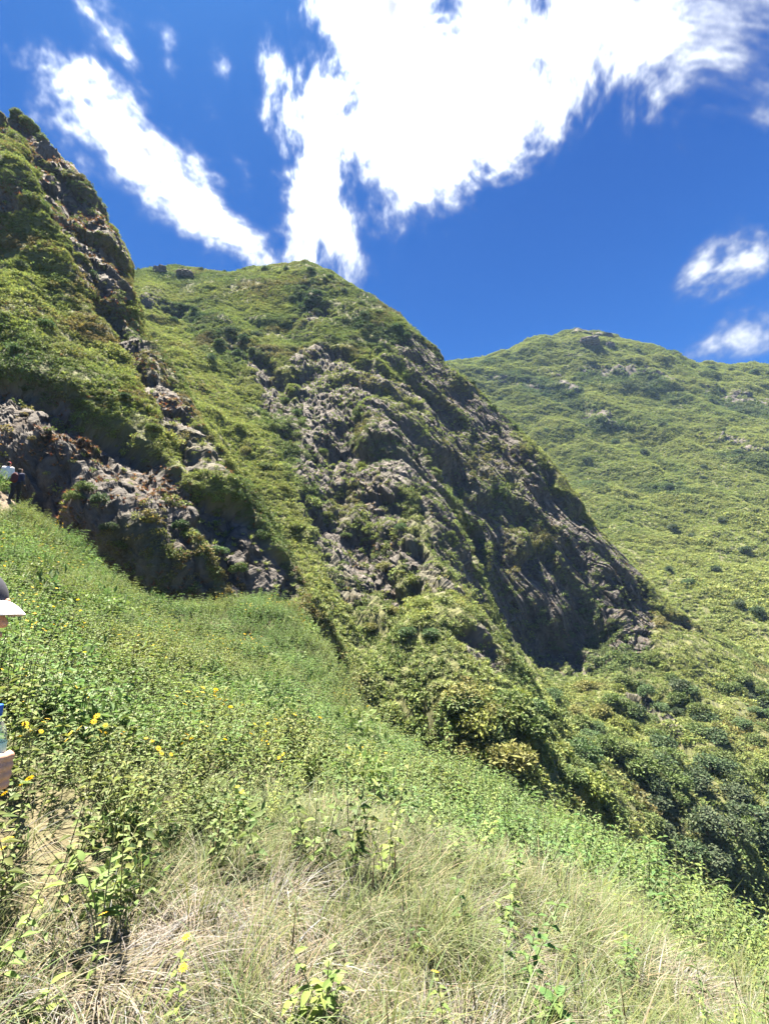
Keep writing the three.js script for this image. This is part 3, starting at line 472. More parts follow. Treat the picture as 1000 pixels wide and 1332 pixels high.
{
  const g = mass('meadow_weeds', 'tangle of leafy green weeds with small yellow flowers on the slope', 'weeds');
  const plain = [61, 62, 63].map(s => weedShape(s, .7, 5, 9, .08, .036, LIME, 0, BLOSSOM)), darker = [64, 65].map(s => weedShape(s, .58, 5, 8, .095, .045, LEAF, 0, BLOSSOM)), bloom = [66, 67].map(s => weedShape(s, .62, 5, 8, .075, .034, [.13, .16, .035], .8, BLOSSOM));
  const patch = (p) => sstep(.0, .28, fbm(p.x * .28 + 3, 12, p.z * .28, 2));
  spread(g, 'weeds', [...plain, ...darker], nearLeaf, scatter(meadow, 71, (p, n, rk, s) => offTrail(p) * (1.3 + 14 * rimWeeds(p)) * (s[2] > 14 ? .8 : 1) * (.35 + 1.1 * sstep(-.25, .2, fbm(p.x * .7, 4, p.z * .7, 2)))), 72, (s, r) => (.45 + .5 * r() + .5 * sstep(-.15, .3, fbm(s.p.x * .6 + 2, 8, s.p.z * .6, 2))) * (1 + .2 * sstep(8, 20, -s.p.z)), (s, r) => { const k = .7 + .6 * r(), y = sstep(-.2, .3, fbm(s.p.x * .3, 1, s.p.z * .3, 2)); return [k * lerp(.85, 1.15, y), k, k * .95]; }, .85);
  spread(g, 'flowering_weeds', bloom, nearLeaf, scatter(meadow, 73, (p, n, rk, s) => offTrail(p) * 2.0 * rimWeeds(p) * patch(p) * (p.x < 1 ? 1 : 0)), 74, (s, r) => .75 + .5 * r(), (s, r) => tinted([1, 1, 1], .8 + .4 * r()), .85);
  const low = [81, 82, 83].map(s => bushShape(s, 150, .26, .13, .9, [1, 1, 1], .3));
  spread(g, 'low_bushes', low, nearLeaf, scatter(meadow, 75, (p, n, rk, s) => offTrail(p) * (s[2] > 7 ? 5 : 1.6) * rimWeeds(p) * sstep(-.2, .25, fbm(p.x * .4 + 6, 2, p.z * .4, 2))), 76, (s, r) => .2 + .4 * r() * r() + .45 * Math.pow(r(), 6) * sstep(6, 10, Math.hypot(s.p.x, s.p.z)), (s, r) => tinted(mixc(LIME, LEAF, r()), .7 + .6 * r()), .85);
}
{
  const kinds = [91, 92, 93].map(s => tuftShape(s, 300, .44, .0045, 1.9, [ASH, [.2, .19, .185], [.12, .108, .096], [.14, .125, .10]], .3, .26, 1.2, 5)), r = rngOf(8);
  for (const { p, s } of tussocks) {
    const o = mesh('dead_grass_tussock', kinds[Math.floor(r() * 3)], dryLeaf, scene); o.position.copy(p); o.rotation.y = r() * 6; o.scale.set(s * 1.0, s * .7, s * 1.0); tag(o, 'grey dead tussock of matted grass on the near slope', 'grass tussock', 'grey dead grass tussocks');
  }
}
console.log('meadow');

// ---------------------------------------------------------------- single plants
const solid = (r, g, b, rough = .8) => new THREE.MeshStandardMaterial({ color: new THREE.Color(r, g, b), roughness: rough });
const leafOne = (seed, len, wid) => {                              // one broad leaf with a rib and a pointed tip, along +x
  const n = 6, pos = [], idx = [], uv = []; for (let i = 0; i <= n; i++) { const t = i / n, w = wid * .5 * Math.pow(Math.sin(Math.PI * Math.pow(t, .75)), .8) * (1 - .25 * t), y = -.35 * len * t * t + .1 * len * t; for (const s of [-1, 0, 1]) { pos.push(t * len, y + Math.abs(s) * w * .28, s * w); uv.push(t, s); } }
  for (let i = 0; i < n; i++) for (let k = 0; k < 2; k++) { const a = i * 3 + k; idx.push(a, a + 1, a + 3, a + 1, a + 4, a + 3); }
  const g = new THREE.BufferGeometry(); g.setAttribute('position', new THREE.Float32BufferAttribute(pos, 3)); g.setAttribute('uv', new THREE.Float32BufferAttribute(uv, 2)); g.setIndex(idx); g.computeVertexNormals(); return g;
};
const leafGeo = [leafOne(1, .11, .05), leafOne(2, .09, .045), leafOne(3, .17, .085)], leafMats = [leafMat(.13, .20, .04, .5), leafMat(.10, .17, .035, .5), leafMat(.16, .22, .045, .5), leafMat(.06, .14, .035, .45)];
const stemMat = solid(.16, .17, .07), petalMat = leafMat(.72, .50, .02, .35), discMat = solid(.30, .14, .015), spikeMat = solid(.14, .09, .05, 1);
const petalsGeo = mergeGeometries([...Array(10)].map((_, k) => { const g = leafOne(4, .036, .015); g.rotateZ(.25); g.rotateY(k / 10 * Math.PI * 2); return g; }));
const discGeo = new THREE.SphereGeometry(.009, 10, 6); discGeo.scale(1, .6, 1);
const bendTube = (pts, r0, r1, seg = 8) => { const c = new THREE.CatmullRomCurve3(pts), g = new THREE.TubeGeometry(c, seg, 1, 6), p = g.attributes.position, q = V(0, 0, 0), w = V(0, 0, 0); for (let i = 0; i <= seg; i++) { c.getPointAt(i / seg, q); const r = lerp(r0, r1, i / seg); for (let j = 0; j <= 6; j++) { const k = i * 7 + j; w.fromBufferAttribute(p, k).sub(q).multiplyScalar(r).add(q); p.setXYZ(k, w.x, w.y, w.z); } } return g; };
function sunflower(seed, h, blooms) {
  const r = rngOf(seed), o = new THREE.Group(), bend = V((r() - .5) * .2, h, (r() - .5) * .2), st = mesh('stem', bendTube([V(0, -.05, 0), V(bend.x * .2, h * .5, bend.z * .2), bend], .006, .003), stemMat, o);
  for (let k = 0; k < 9; k++) { const f = .25 + .7 * k / 9, l = mesh('leaf', leafGeo[k % 2], leafMats[k % 3], o); l.position.set(bend.x * f * f, h * f, bend.z * f * f); l.rotation.set(0, k * 2.2 + r(), .3 - .5 * r()); l.scale.setScalar(1.3 - .5 * f); }
  for (let k = 0; k < blooms; k++) { const a = r() * 6.283, tip = bend.clone().add(V(Math.cos(a) * .09 * k, -.05 * k + .01, Math.sin(a) * .09 * k)), f = mesh('flower', petalsGeo, petalMat, o); f.position.copy(tip); f.rotation.set(.35 + .5 * r(), r() * 6, (r() - .5) * .6); f.scale.setScalar(.95 + .35 * r()); const d = mesh('flower_centre', discGeo, discMat, f); d.position.y = .004; if (k) mesh('flower_stalk', bendTube([bend.clone().multiplyScalar(.86), bend.clone().lerp(tip, .5), tip], .003, .002, 4), stemMat, o); }
  return o;
}
function put(proto, name, p, turn, size) { const o = proto.clone(); o.name = numbered(name); o.position.copy(p); o.rotation.y = turn; o.scale.setScalar(size); o.userData = {}; scene.add(o); return o; }
const flowerKinds = [sunflower(1, .62, 1), sunflower(2, .7, 2), sunflower(3, .78, 3)];
{
  const r = rngOf(91), inGrass = [[133, 1185], [230, 1278], [228, 1230], [575, 1258]], inWeeds = [[8, 1092], [22, 1086], [35, 954], [46, 954], [66, 941], [140, 950], [163, 953], [120, 948], [247, 961], [280, 905], [290, 915], [317, 920], [323, 930], [107, 903], [304, 1024], [28, 1034], [40, 815], [55, 820], [75, 820], [62, 834], [90, 826], [130, 837], [77, 882], [107, 902], [400, 940], [362, 987], [250, 960], [270, 900], [296, 925], [308, 938], [330, 945], [150, 905], [20, 905], [90, 960], [185, 962], [210, 985], [345, 960]];
  for (const [x, y] of inGrass) tag(put(flowerKinds[0], 'yellow_flower', hit(x, y, .28), r() * 6, .45), 'lone yellow daisy flower among the dry grass in the foreground', 'flower', 'single yellow flowers in the dry grass');
  for (const [x, y] of inWeeds) tag(put(flowerKinds[1 + Math.floor(r() * 2)], 'wild_sunflower', hit(x, y, .38), r() * 6, .48 + .1 * r()), 'tall yellow flowering plant standing in the green weeds of the slope', 'flower', 'yellow flowering plants in the weeds');
}
function broadleaf(seed, h, n, geo, mats) {
  const r = rngOf(seed), o = new THREE.Group(), stems = Math.max(2, Math.round(n / 7));
  for (let m = 0; m < stems; m++) {
    const a = m * 2.4 + r(), l = m ? .25 + .35 * r() : .06, H = h * (m ? .55 + .4 * r() : 1), top = V(Math.cos(a) * l * H, H, Math.sin(a) * l * H); mesh('stem', bendTube([V(0, -.05, 0), V(top.x * .35, H * .5, top.z * .35), top], .004, .002, 5), stemMat, o);
    for (let k = 0; k < 9; k++) { const f = .25 + .75 * k / 8, lf = mesh('leaf', geo, mats[(k + m) % mats.length], o); lf.position.set(top.x * f * f, H * f, top.z * f * f); lf.rotation.set((r() - .5) * .6, k * 2.4 + r() * .8, .55 - .7 * r()); lf.scale.setScalar((1.2 - .5 * f) * (.75 + .4 * r())); }
  }
  return o;
}
for (const [x, y, h, n, big, mats, label] of [
  [425, 1235, .34, 26, 0, [0, 2, 1], 'bright green leafy plant standing out of the dry grass'],
  [400, 1285, .22, 16, 0, [2, 0, 2], 'small lime green seedling at the foot of the bright leafy plant'],
  [722, 1298, .2, 8, 1, [3, 1, 3], 'dark green plant with large broad pointed leaves in the dry grass'],
  [808, 1222, .26, 16, 0, [1, 0, 2], 'green leafy plant beside the pale dead grass tussock'],
  [660, 1158, .32, 18, 0, [1, 0, 1], 'leafy green plant growing amid pale straw grass'],
  [505, 1062, .5, 18, 0, [2, 0, 2], 'tall slender leafy plant at the border of grass and weeds'],
  [898, 1122, .5, 34, 0, [2, 2, 0], 'yellow green leafy plant above the ravine edge'],
  [60, 1290, .2, 14, 0, [2, 0, 2], 'small yellow green plant below the grey dead tussock'],
  [410, 1020, .6, 24, 0, [1, 0, 1], 'tall dark leafed weed standing at the top of the grass'],
  [150, 1040, .6, 26, 0, [1, 0, 1], 'tall broad leafed weed on the left of the dry grass'],
]) { const o = broadleaf(Math.round(x + y), h, n, leafGeo[big ? 2 : 0], mats.map(k => leafMats[k])); o.name = numbered('leafy_plant'); const p = hit(x, y, h); o.position.copy(p); for (const c of o.children) if (c.name === 'leaf') c.scale.multiplyScalar(.85); scene.add(o); tag(o, label, 'plant'); }
{
  const spike = new THREE.Group(); mesh('stem', bendTube([V(0, -.05, 0), V(.01, .3, 0), V(.03, .62, .01)], .0035, .002), stemMat, spike);
  const head = bendTube([V(.03, .5, .01), V(.035, .62, .012), V(.045, .76, .015)], .007, .002, 10), hp = head.attributes.position; for (let i = 0; i < hp.count; i++) hp.setXYZ(i, hp.getX(i) + .003 * noise(i * .9, 1, 1), hp.getY(i), hp.getZ(i) + .003 * noise(i * .9, 7, 1)); head.computeVertexNormals(); mesh('seed_head', head, spikeMat, spike);
  const r = rngOf(7); for (const [x, y, s] of [[378, 1178, .9], [480, 1112, 1], [510, 1088, 1.05], [527, 1150, .75], [508, 1300, .6], [812, 1275, .9], [958, 1255, 1], [530, 1120, .8], [620, 1270, .7]]) tag(put(spike, 'grass_spike', hit(x, y, .46 * s), r() * 6, s * .6), 'thin dark seed spike standing up from the dry grass', 'grass stalk', 'dark seed spikes in the dry grass');
}
console.log('single plants');

// ---------------------------------------------------------------- rocks standing on the slopes
function rockShape(seed, sx, sy, sz, det = 5) {
  const g = new THREE.IcosahedronGeometry(1, det * 4), p = g.attributes.position, q = V(0, 0, 0); g.deleteAttribute('uv'); const c = new Float32Array(p.count * 3), cc = [0, 0, 0];
  for (let i = 0; i < p.count; i++) { q.fromBufferAttribute(p, i); const m = Math.max(Math.abs(q.x), Math.abs(q.y), Math.abs(q.z)), bx = lerp(1, 1 / Math.pow(m, 1), .4), b = blocks(q.x * 1.6 + seed, q.y * 1.1, q.z * 1.6); q.multiplyScalar(bx * (.82 + .26 * b[0] + .18 * fbm(q.x * 2 + seed, q.y * 2, q.z * 2, 3))); p.setXYZ(i, q.x * sx, q.y * sy, q.z * sz); rockColour(V(q.x * 5 + seed, q.y * 5, q.z * 5), cc, .8); c.set(cc, i * 3); }
  g.setAttribute('color', new THREE.BufferAttribute(c, 3)); g.computeVertexNormals(); return g;
}
const stoneMat = new THREE.MeshStandardMaterial({ vertexColors: true, roughness: 1 });
for (const [sh, x, y, sx, sy, sz, seed, label] of [
  [far, 765, 444, 8, 3.2, 6, 3, 'flat topped dark rock outcrop crowning the far mountain'], [far, 793, 449, 3.2, 3.4, 3.2, 14, 'small dark rock beside the flat topped summit outcrop'],
  [centre, 209, 353, 2.6, 2.6, 2.6, 5, 'dark rounded rock knob on the skyline left of the middle peak'], [centre, 243, 359, 3.4, 1.5, 3, 8, 'low dark rock ledge next to the skyline rock knob'],
  [cliff, 62, 200, 1.5, 3.0, 1.6, 21, 'tall grey rock pillar near the top of the left cliff'],
]) { const s = sh.near(x, y), o = mesh('rock_outcrop', rockShape(seed, sx, sy, sz), stoneMat, scene); o.position.copy(s.p); o.position.y -= sy * .45; o.rotation.y = seed; tag(o, label, 'rock'); }
{ const o = mesh('stone', rockShape(61, .22, .16, .18, 3), new THREE.MeshStandardMaterial({ color: new THREE.Color(.55, .52, .47), roughness: 1 }), scene); o.position.copy(hit(757, 1088, .1)); tag(o, 'pale whitish stone in the grass at the edge of the ravine', 'rock'); }

// ---------------------------------------------------------------- shrubs one can tell apart
function crownShape(seed, clumps, per, len, wid) {
  const r = rngOf(seed), P = Plant();
  for (let k = 0; k < clumps; k++) {
    const v = ball(r); v.y = Math.abs(v.y) * .9; const R = .30 + .2 * r(), o = V(v.x * .62, .42 + v.y * .55, v.z * .62), tone = .8 + .4 * r();
    for (let i = 0; i < per; i++) { const u = ball(r); u.y = u.y * .85 + .15; const p = o.clone().addScaledVector(u, R * (.7 + .35 * r())), d = ball(r).multiplyScalar(.8).add(u).normalize(); P.leaf(p, d, V(u.x, u.y + .5, u.z).addScaledVector(ball(r), .5).normalize(), len * (.6 + .8 * r()), wid * (.7 + .6 * r()), vary(r, [tone, tone, tone], .22), .2); }
  }
  return P.build();
}
function trunkShape(seed) { const r = rngOf(seed), l = []; for (let k = 0; k < 5; k++) { const a = k / 5 * 6.283 + r(), s = .35 + .3 * r(); l.push(bendTube([V(0, -.35, 0), V(Math.cos(a) * .08, .2, Math.sin(a) * .08), V(Math.cos(a) * s, .75 + .25 * r(), Math.sin(a) * s)], .055, .015, 5)); } return mergeGeometries(l); }
const crowns = [101, 102, 103, 104].map(s => crownShape(s, 16, 60, .2, .11)), trunks = [111, 112].map(trunkShape);
const crownMat = (c) => { const m = plantMat(.42); m.color.setRGB(...c); return m; };
const crownMats = { dark: [[.045, .08, .032], [.05, .09, .035], [.055, .085, .04]].map(crownMat), mid: [[.075, .12, .03], [.09, .13, .035], [.07, .125, .045]].map(crownMat), lime: [[.14, .17, .035], [.12, .16, .03], [.15, .16, .045]].map(crownMat) };
const rs = rngOf(120);
function shrub(name, sheet, px, py, size, tone, label, group) {
  size *= sheet === far ? .85 : name === 'bush' ? .95 : sheet === centre ? .62 : .7;
  const s = sheet.near(px, py), o = base(name, off(s.p, 0, -.12 * size, 0), rs() * 6.283);
  mesh('trunk', trunks[Math.floor(rs() * 2)], M.bark, o); mesh('crown', crowns[Math.floor(rs() * 4)], crownMats[tone][Math.floor(rs() * 3)], o);
  o.scale.set(size * (.9 + .3 * rs()), size * (.75 + .3 * rs()), size * (.9 + .3 * rs())); const full = label.replace('{}', { dark: 'dark green', mid: 'mid green', lime: 'lime green' }[tone]); tag(o, full, 'shrub', group + (full === label ? '' : ', ' + tone));
}
for (const [x, y, s] of [[924, 481, 3.4], [981, 486, 3.8], [950, 483, 2.4], [828, 457, 2.2], [635, 467, 2.4], [660, 458, 1.8], [870, 466, 2], [1000, 488, 2.6]]) shrub('shrub', far, x, y, s, 'dark', 'dark shrub breaking the skyline of the far right mountain', 'skyline shrubs of the far mountain');
for (const [x, y, s] of [[685, 494, 3], [800, 577, 2.8], [838, 590, 3], [861, 554, 2.4], [765, 598, 2], [851, 635, 2.2], [870, 636, 2.6], [884, 633, 2.4], [914, 608, 2], [912, 624, 2.2], [874, 690, 2.4], [900, 700, 2], [760, 600, 1.6], [720, 520, 2], [650, 520, 2], [960, 590, 2.6], [940, 560, 2], [790, 640, 1.8], [820, 660, 1.8], [940, 680, 2.2], [970, 720, 2.4], [930, 745, 2], [895, 760, 2], [985, 800, 2], [960, 790, 1.8], [640, 540, 1.6], [845, 720, 1.6], [870, 745, 1.6], [740, 560, 1.8], [710, 560, 1.8]]) shrub('shrub', far, x, y, s, rs() < .65 ? 'dark' : 'mid', 'rounded {} shrub standing out on the open slope of the far mountain', 'shrubs on the far mountain slope');
for (const [x, y, s] of [[300, 435, 3.2], [318, 445, 3], [285, 452, 2.8], [335, 440, 2.6], [310, 465, 2.8], [330, 462, 2.4], [275, 470, 2.4], [395, 378, 3], [412, 385, 2.6], [400, 395, 2.8], [380, 390, 2.2], [515, 428, 2.4], [530, 440, 2], [475, 412, 2.2], [430, 362, 2], [215, 405, 2.4], [235, 400, 2.4], [255, 405, 2.2], [225, 418, 2.2]]) shrub('shrub', centre, x, y, s, 'dark', 'dark bushy shrub in the clumps high on the middle mountain', 'dark shrub clumps high on the middle mountain');
for (const [x, y, s] of [[370, 525, 2], [385, 540, 1.8], [355, 560, 2], [310, 560, 1.8], [320, 590, 1.8], [345, 610, 1.8], [370, 640, 1.6], [330, 640, 1.5], [385, 690, 1.5], [470, 610, 1.4], [520, 690, 1.3], [500, 740, 1.4], [535, 760, 1.5], [550, 790, 1.5], [510, 800, 1.5], [530, 830, 1.4], [480, 820, 1.3], [560, 830, 1.3], [420, 590, 1.4], [450, 700, 1.2]]) shrub('shrub', centre, x, y, s, rs() < .5 ? 'mid' : 'lime', '{} shrub clinging to the ribs of the middle mountain', 'shrubs on the ribs of the middle mountain');
for (let k = 0; k < 140; k++) { const x = 600 + 420 * rs(), y = 880 + 250 * rs(); if (y > 1000 + (x - 600) * .42 || (x < 720 && y < 900)) { k -= .5; continue; } shrub('bush', centre, x, y, .9 + .9 * rs(), x > 820 ? (rs() < .5 ? 'dark' : 'mid') : (rs() < .6 ? 'mid' : 'lime'), 'leafy rounded {} bush in the thicket of the ravine below the cliffs', 'bushes in the ravine thicket'); }
for (const [x, y, s] of [[25, 350, 1], [60, 425, .9], [110, 640, .8], [130, 655, .8], [95, 650, .7], [200, 560, .8], [140, 690, .7], [155, 715, .8], [250, 700, .8], [285, 720, .8], [235, 690, .8], [310, 745, .8], [340, 700, .7], [120, 360, 1], [70, 300, 1], [100, 500, .7], [20, 460, .8], [160, 520, .8]]) shrub('shrub', cliff, x, y, s, rs() < .5 ? 'dark' : 'mid', 'small {} shrub rooted in the ledges of the left cliff', 'shrubs on the left cliff');
for (const [x, s] of [[180, 1.6], [262, 1.8], [292, 1.4], [318, 1.6], [345, 2.2], [372, 1.8], [405, 2.4], [422, 1.6], [448, 2], [470, 1.4], [492, 1.8], [520, 1.5], [548, 1.7], [575, 1.4], [625, 1.5], [655, 1.3], [690, 1.4]]) shrub('shrub', centre, x, x < 390 ? 352 : 345 + (x - 390) * .62, s, rs() < .6 ? 'dark' : 'mid', '{} shrub on the skyline of the middle mountain', 'skyline shrubs of the middle mountain');
console.log('shrubs');
// ---------------------------------------------------------------- people
// meshes the surface where f(x, y, z) = 0 (negative inside) on a grid of cells
function skinOf(f, lo, hi, cell, colour) {
  const n = [0, 1, 2].map(i => Math.ceil((hi[i] - lo[i]) / cell) + 1), val = new Float32Array(n[0] * n[1] * n[2]), id = new Int32Array(val.length).fill(-1), I = (x, y, z) => (z * n[1] + y) * n[0] + x, pos = [], idx = [];
  for (let z = 0; z < n[2]; z++) for (let y = 0; y < n[1]; y++) for (let x = 0; x < n[0]; x++) val[I(x, y, z)] = f(lo[0] + x * cell, lo[1] + y * cell, lo[2] + z * cell);
  for (let z = 0; z < n[2] - 1; z++) for (let y = 0; y < n[1] - 1; y++) for (let x = 0; x < n[0] - 1; x++) {
    let c = 0, sx = 0, sy = 0, sz = 0; const edge = (ax, ay, az, bx, by, bz) => { const a = val[I(x + ax, y + ay, z + az)], b = val[I(x + bx, y + by, z + bz)]; if ((a < 0) !== (b < 0)) { const t = a / (a - b); sx += ax + (bx - ax) * t; sy += ay + (by - ay) * t; sz += az + (bz - az) * t; c++; } };
    for (const [a, b] of [[0, 0], [0, 1], [1, 0], [1, 1]]) { edge(0, a, b, 1, a, b); edge(a, 0, b, a, 1, b); edge(a, b, 0, a, b, 1); }
    if (c) { id[I(x, y, z)] = pos.length / 3; pos.push(lo[0] + (x + sx / c) * cell, lo[1] + (y + sy / c) * cell, lo[2] + (z + sz / c) * cell); }
  }
  for (let z = 1; z < n[2] - 1; z++) for (let y = 1; y < n[1] - 1; y++) for (let x = 1; x < n[0] - 1; x++) {
    const a = val[I(x, y, z)] < 0; const quad = (p, q, r, s, flip) => { if (flip) idx.push(p, r, q, p, s, r); else idx.push(p, q, r, p, r, s); };
    if (a !== val[I(x + 1, y, z)] < 0) quad(id[I(x, y - 1, z - 1)], id[I(x, y, z - 1)], id[I(x, y, z)], id[I(x, y - 1, z)], !a);
    if (a !== val[I(x, y + 1, z)] < 0) quad(id[I(x - 1, y, z - 1)], id[I(x - 1, y, z)], id[I(x, y, z)], id[I(x, y, z - 1)], !a);
    if (a !== val[I(x, y, z + 1)] < 0) quad(id[I(x - 1, y - 1, z)], id[I(x, y - 1, z)], id[I(x, y, z)], id[I(x - 1, y, z)], !a);
  }
  const g = new THREE.BufferGeometry(); g.setAttribute('position', new THREE.Float32BufferAttribute(pos, 3)); g.setIndex(idx); g.computeVertexNormals();
  if (colour) { const c = []; for (let i = 0; i < pos.length; i += 3) c.push(...colour(pos[i], pos[i + 1], pos[i + 2])); g.setAttribute('color', new THREE.Float32BufferAttribute(c, 3)); }
  return g;
}
const boneDist = (b, x, y, z) => { const dx = b[3] - b[0], dy = b[4] - b[1], dz = b[5] - b[2], l = dx * dx + dy * dy + dz * dz, t = l ? clamp(((x - b[0]) * dx + (y - b[1]) * dy + (z - b[2]) * dz) / l, 0, 1) : 0; return Math.hypot(x - b[0] - t * dx, y - b[1] - t * dy, z - b[2] - t * dz) - lerp(b[6], b[7], t); };
const bonesField = (list, k, grow = 0) => (x, y, z) => { let d = 9; for (const b of list) { const e = boneDist(b, x, y, z) - grow, h = clamp(.5 + .5 * (d - e) / k, 0, 1); d = lerp(d, e, h) - k * h * (1 - h); } return d; };
const boxOf = (list, pad) => { const lo = [9, 9, 9], hi = [-9, -9, -9]; for (const b of list) for (const o of [0, 3]) for (let i = 0; i < 3; i++) { const r = Math.max(b[6], b[7]) + pad; lo[i] = Math.min(lo[i], b[o + i] - r); hi[i] = Math.max(hi[i], b[o + i] + r); } return [lo, hi]; };
const bonesSkin = (list, k, cell, grow = 0, colour) => { const [lo, hi] = boxOf(list, grow + k * .5 + cell * 2); return skinOf(bonesField(list, k, grow), lo, hi, cell, colour); };
// joints of a figure that faces +x with its right side towards +z
const stance = (o = {}) => ({ pelvis: [0, .93, 0], chest: [.01, 1.26, 0], neck: [0, 1.44, 0], head: [.02, 1.585, 0], shR: [-.01, 1.39, .175], elR: [-.04, 1.11, .23], wrR: [.08, .88, .23], haR: [.12, .80, .22], shL: [-.01, 1.39, -.175], elL: [-.04, 1.11, -.23], wrL: [.08, .88, -.23], haL: [.12, .80, -.22], hipR: [0, .90, .095], knR: [.04, .49, .10], anR: [-.01, .09, .10], toR: [.15, .04, .11], hipL: [0, .90, -.095], knL: [.0, .49, -.10], anL: [-.06, .09, -.10], toL: [.10, .04, -.11], ...o });
const B = (a, b, ra, rb) => [...a, ...b, ra, rb];
const mid = (a, b, t) => a.map((v, i) => lerp(v, b[i], t));
function bonesOf(j) {
  const torso = [B(j.pelvis, j.chest, .125, .135), B(mid(j.chest, j.shR, .75), mid(j.chest, j.shL, .75), .09, .09), B(j.hipR, j.hipL, .11, .11), B(mid(j.pelvis, j.chest, .6), mid(mid(j.shR, j.shL, .5), j.neck, .3), .13, .075)];
  const arms = [B(j.shR, j.elR, .058, .043), B(j.elR, j.wrR, .042, .028), B(j.shL, j.elL, .058, .043), B(j.elL, j.wrL, .042, .028)];
  const legs = [B(j.hipR, j.knR, .088, .058), B(j.knR, mid(j.knR, j.anR, .35), .055, .056), B(mid(j.knR, j.anR, .35), j.anR, .056, .036), B(j.hipL, j.knL, .088, .058), B(j.knL, mid(j.knL, j.anL, .35), .055, .056), B(mid(j.knL, j.anL, .35), j.anL, .056, .036)];
  const feet = [B(j.anR, j.toR, .045, .032), B(j.anL, j.toL, .045, .032)];
  const head = [B(j.neck, mid(j.neck, j.head, .6), .055, .055), B([j.head[0] - .02, j.head[1] + .03, j.head[2]], [j.head[0] + .0, j.head[1] - .01, j.head[2]], .092, .085), B([j.head[0] + .03, j.head[1] - .03, j.head[2]], [j.head[0] + .055, j.head[1] - .085, j.head[2]], .062, .035), B([j.head[0] + .095, j.head[1] + .0, j.head[2]], [j.head[0] + .113, j.head[1] - .035, j.head[2]], .008, .013)];
  const hands = [B(j.wrR, j.haR, .03, .036), B(j.wrL, j.haL, .03, .036)];
  return { torso, arms, legs, feet, head, hands };
}
const skinMat = solid(.44, .25, .175, .7), cloth = (r, g, b) => solid(r, g, b, .95);
function hiker(p, turn, j, wear, label, size = 1) {
  const o = base('person', p, turn), b = bonesOf(j); o.scale.setScalar(size);
  mesh('body', bonesSkin([...b.torso, ...b.arms, ...b.legs, ...b.feet, ...b.head, ...b.hands], .03, .02), skinMat, o);
  mesh('trousers', bonesSkin([B(j.hipR, j.hipL, .115, .115), ...b.legs], .03, .02, .018), wear.trousers, o);
  mesh('shirt', bonesSkin([...b.torso.slice(0, 2), b.torso[3], b.torso[2], b.arms[0], b.arms[2], ...(wear.long ? [b.arms[1], b.arms[3]] : [])], .03, .02, .022), wear.shirt, o);
  mesh('shoe', bonesSkin([b.feet[0]], .01, .02, .014), wear.shoes, o); mesh('shoe', bonesSkin([b.feet[1]], .01, .02, .014), wear.shoes, o);
  const h = j.head, hair = bonesSkin([B([h[0] - .045, h[1] + .04, h[2]], [h[0] - .06, h[1] - .03, h[2]], .085, .07)], .02, .014); mesh('hair', hair, cloth(.03, .022, .018), o);
  if (wear.cap) { const c = capParts(h, .012); const m = mesh('cap', c.crown, wear.cap, o); mesh('brim', c.brim, wear.cap, m); }
  if (wear.pack) mesh('backpack', bonesSkin([B([-.2, 1.02, 0], [-.19, 1.3, 0], .115, .10), B([-.2, 1.05, .06], [-.2, 1.25, .06], .09, .08), B([-.2, 1.05, -.06], [-.2, 1.25, -.06], .09, .08)], .03, .02), wear.pack, o);
  return tag(o, label, 'person');
}
// baseball cap for a head centred at h: crown and forward brim along +x
function capParts(h, cell) {
  const f = (x, y, z) => { const e = Math.hypot((x - h[0] + .012) / .112, (y - h[1] - .025) / .112, (z - h[2]) / .093) - 1; return Math.max(e * .1, -(y - h[1] - .028 + .12 * Math.max(0, -(x - h[0])) * .4)); };
  const crown = skinOf(f, [h[0] - .16, h[1] - .06, h[2] - .13], [h[0] + .15, h[1] + .17, h[2] + .13], cell);
  const brim = new THREE.BufferGeometry(), pos = [], idx = [], nr = 6, na = 16;
  for (const side of [0, 1]) for (let i = 0; i <= nr; i++) for (let k = 0; k <= na; k++) { const a = lerp(-1.25, 1.25, k / na), t = i / nr, x = .098 * Math.cos(a) + t * .078 * Math.pow(Math.cos(a * .98), .4), z = .088 * Math.sin(a) * (1 - .12 * t); pos.push(h[0] - .012 + x, h[1] + .036 - .012 * t - .03 * t * t - 1.1 * z * z - side * .004, h[2] + z); }
  const S = (nr + 1) * (na + 1); for (let i = 0; i < nr; i++) for (let k = 0; k < na; k++) { const a = i * (na + 1) + k, b = a + 1, c = a + na + 1, d = c + 1; idx.push(a, b, c, b, d, c, a + S, c + S, b + S, b + S, c + S, d + S); }
  for (let k = 0; k < na; k++) { const a = nr * (na + 1) + k; idx.push(a, a + 1, a + S, a + 1, a + 1 + S, a + S); }
  brim.setAttribute('position', new THREE.Float32BufferAttribute(pos, 3)); brim.setIndex(idx); brim.computeVertexNormals(); return { crown, brim };
}
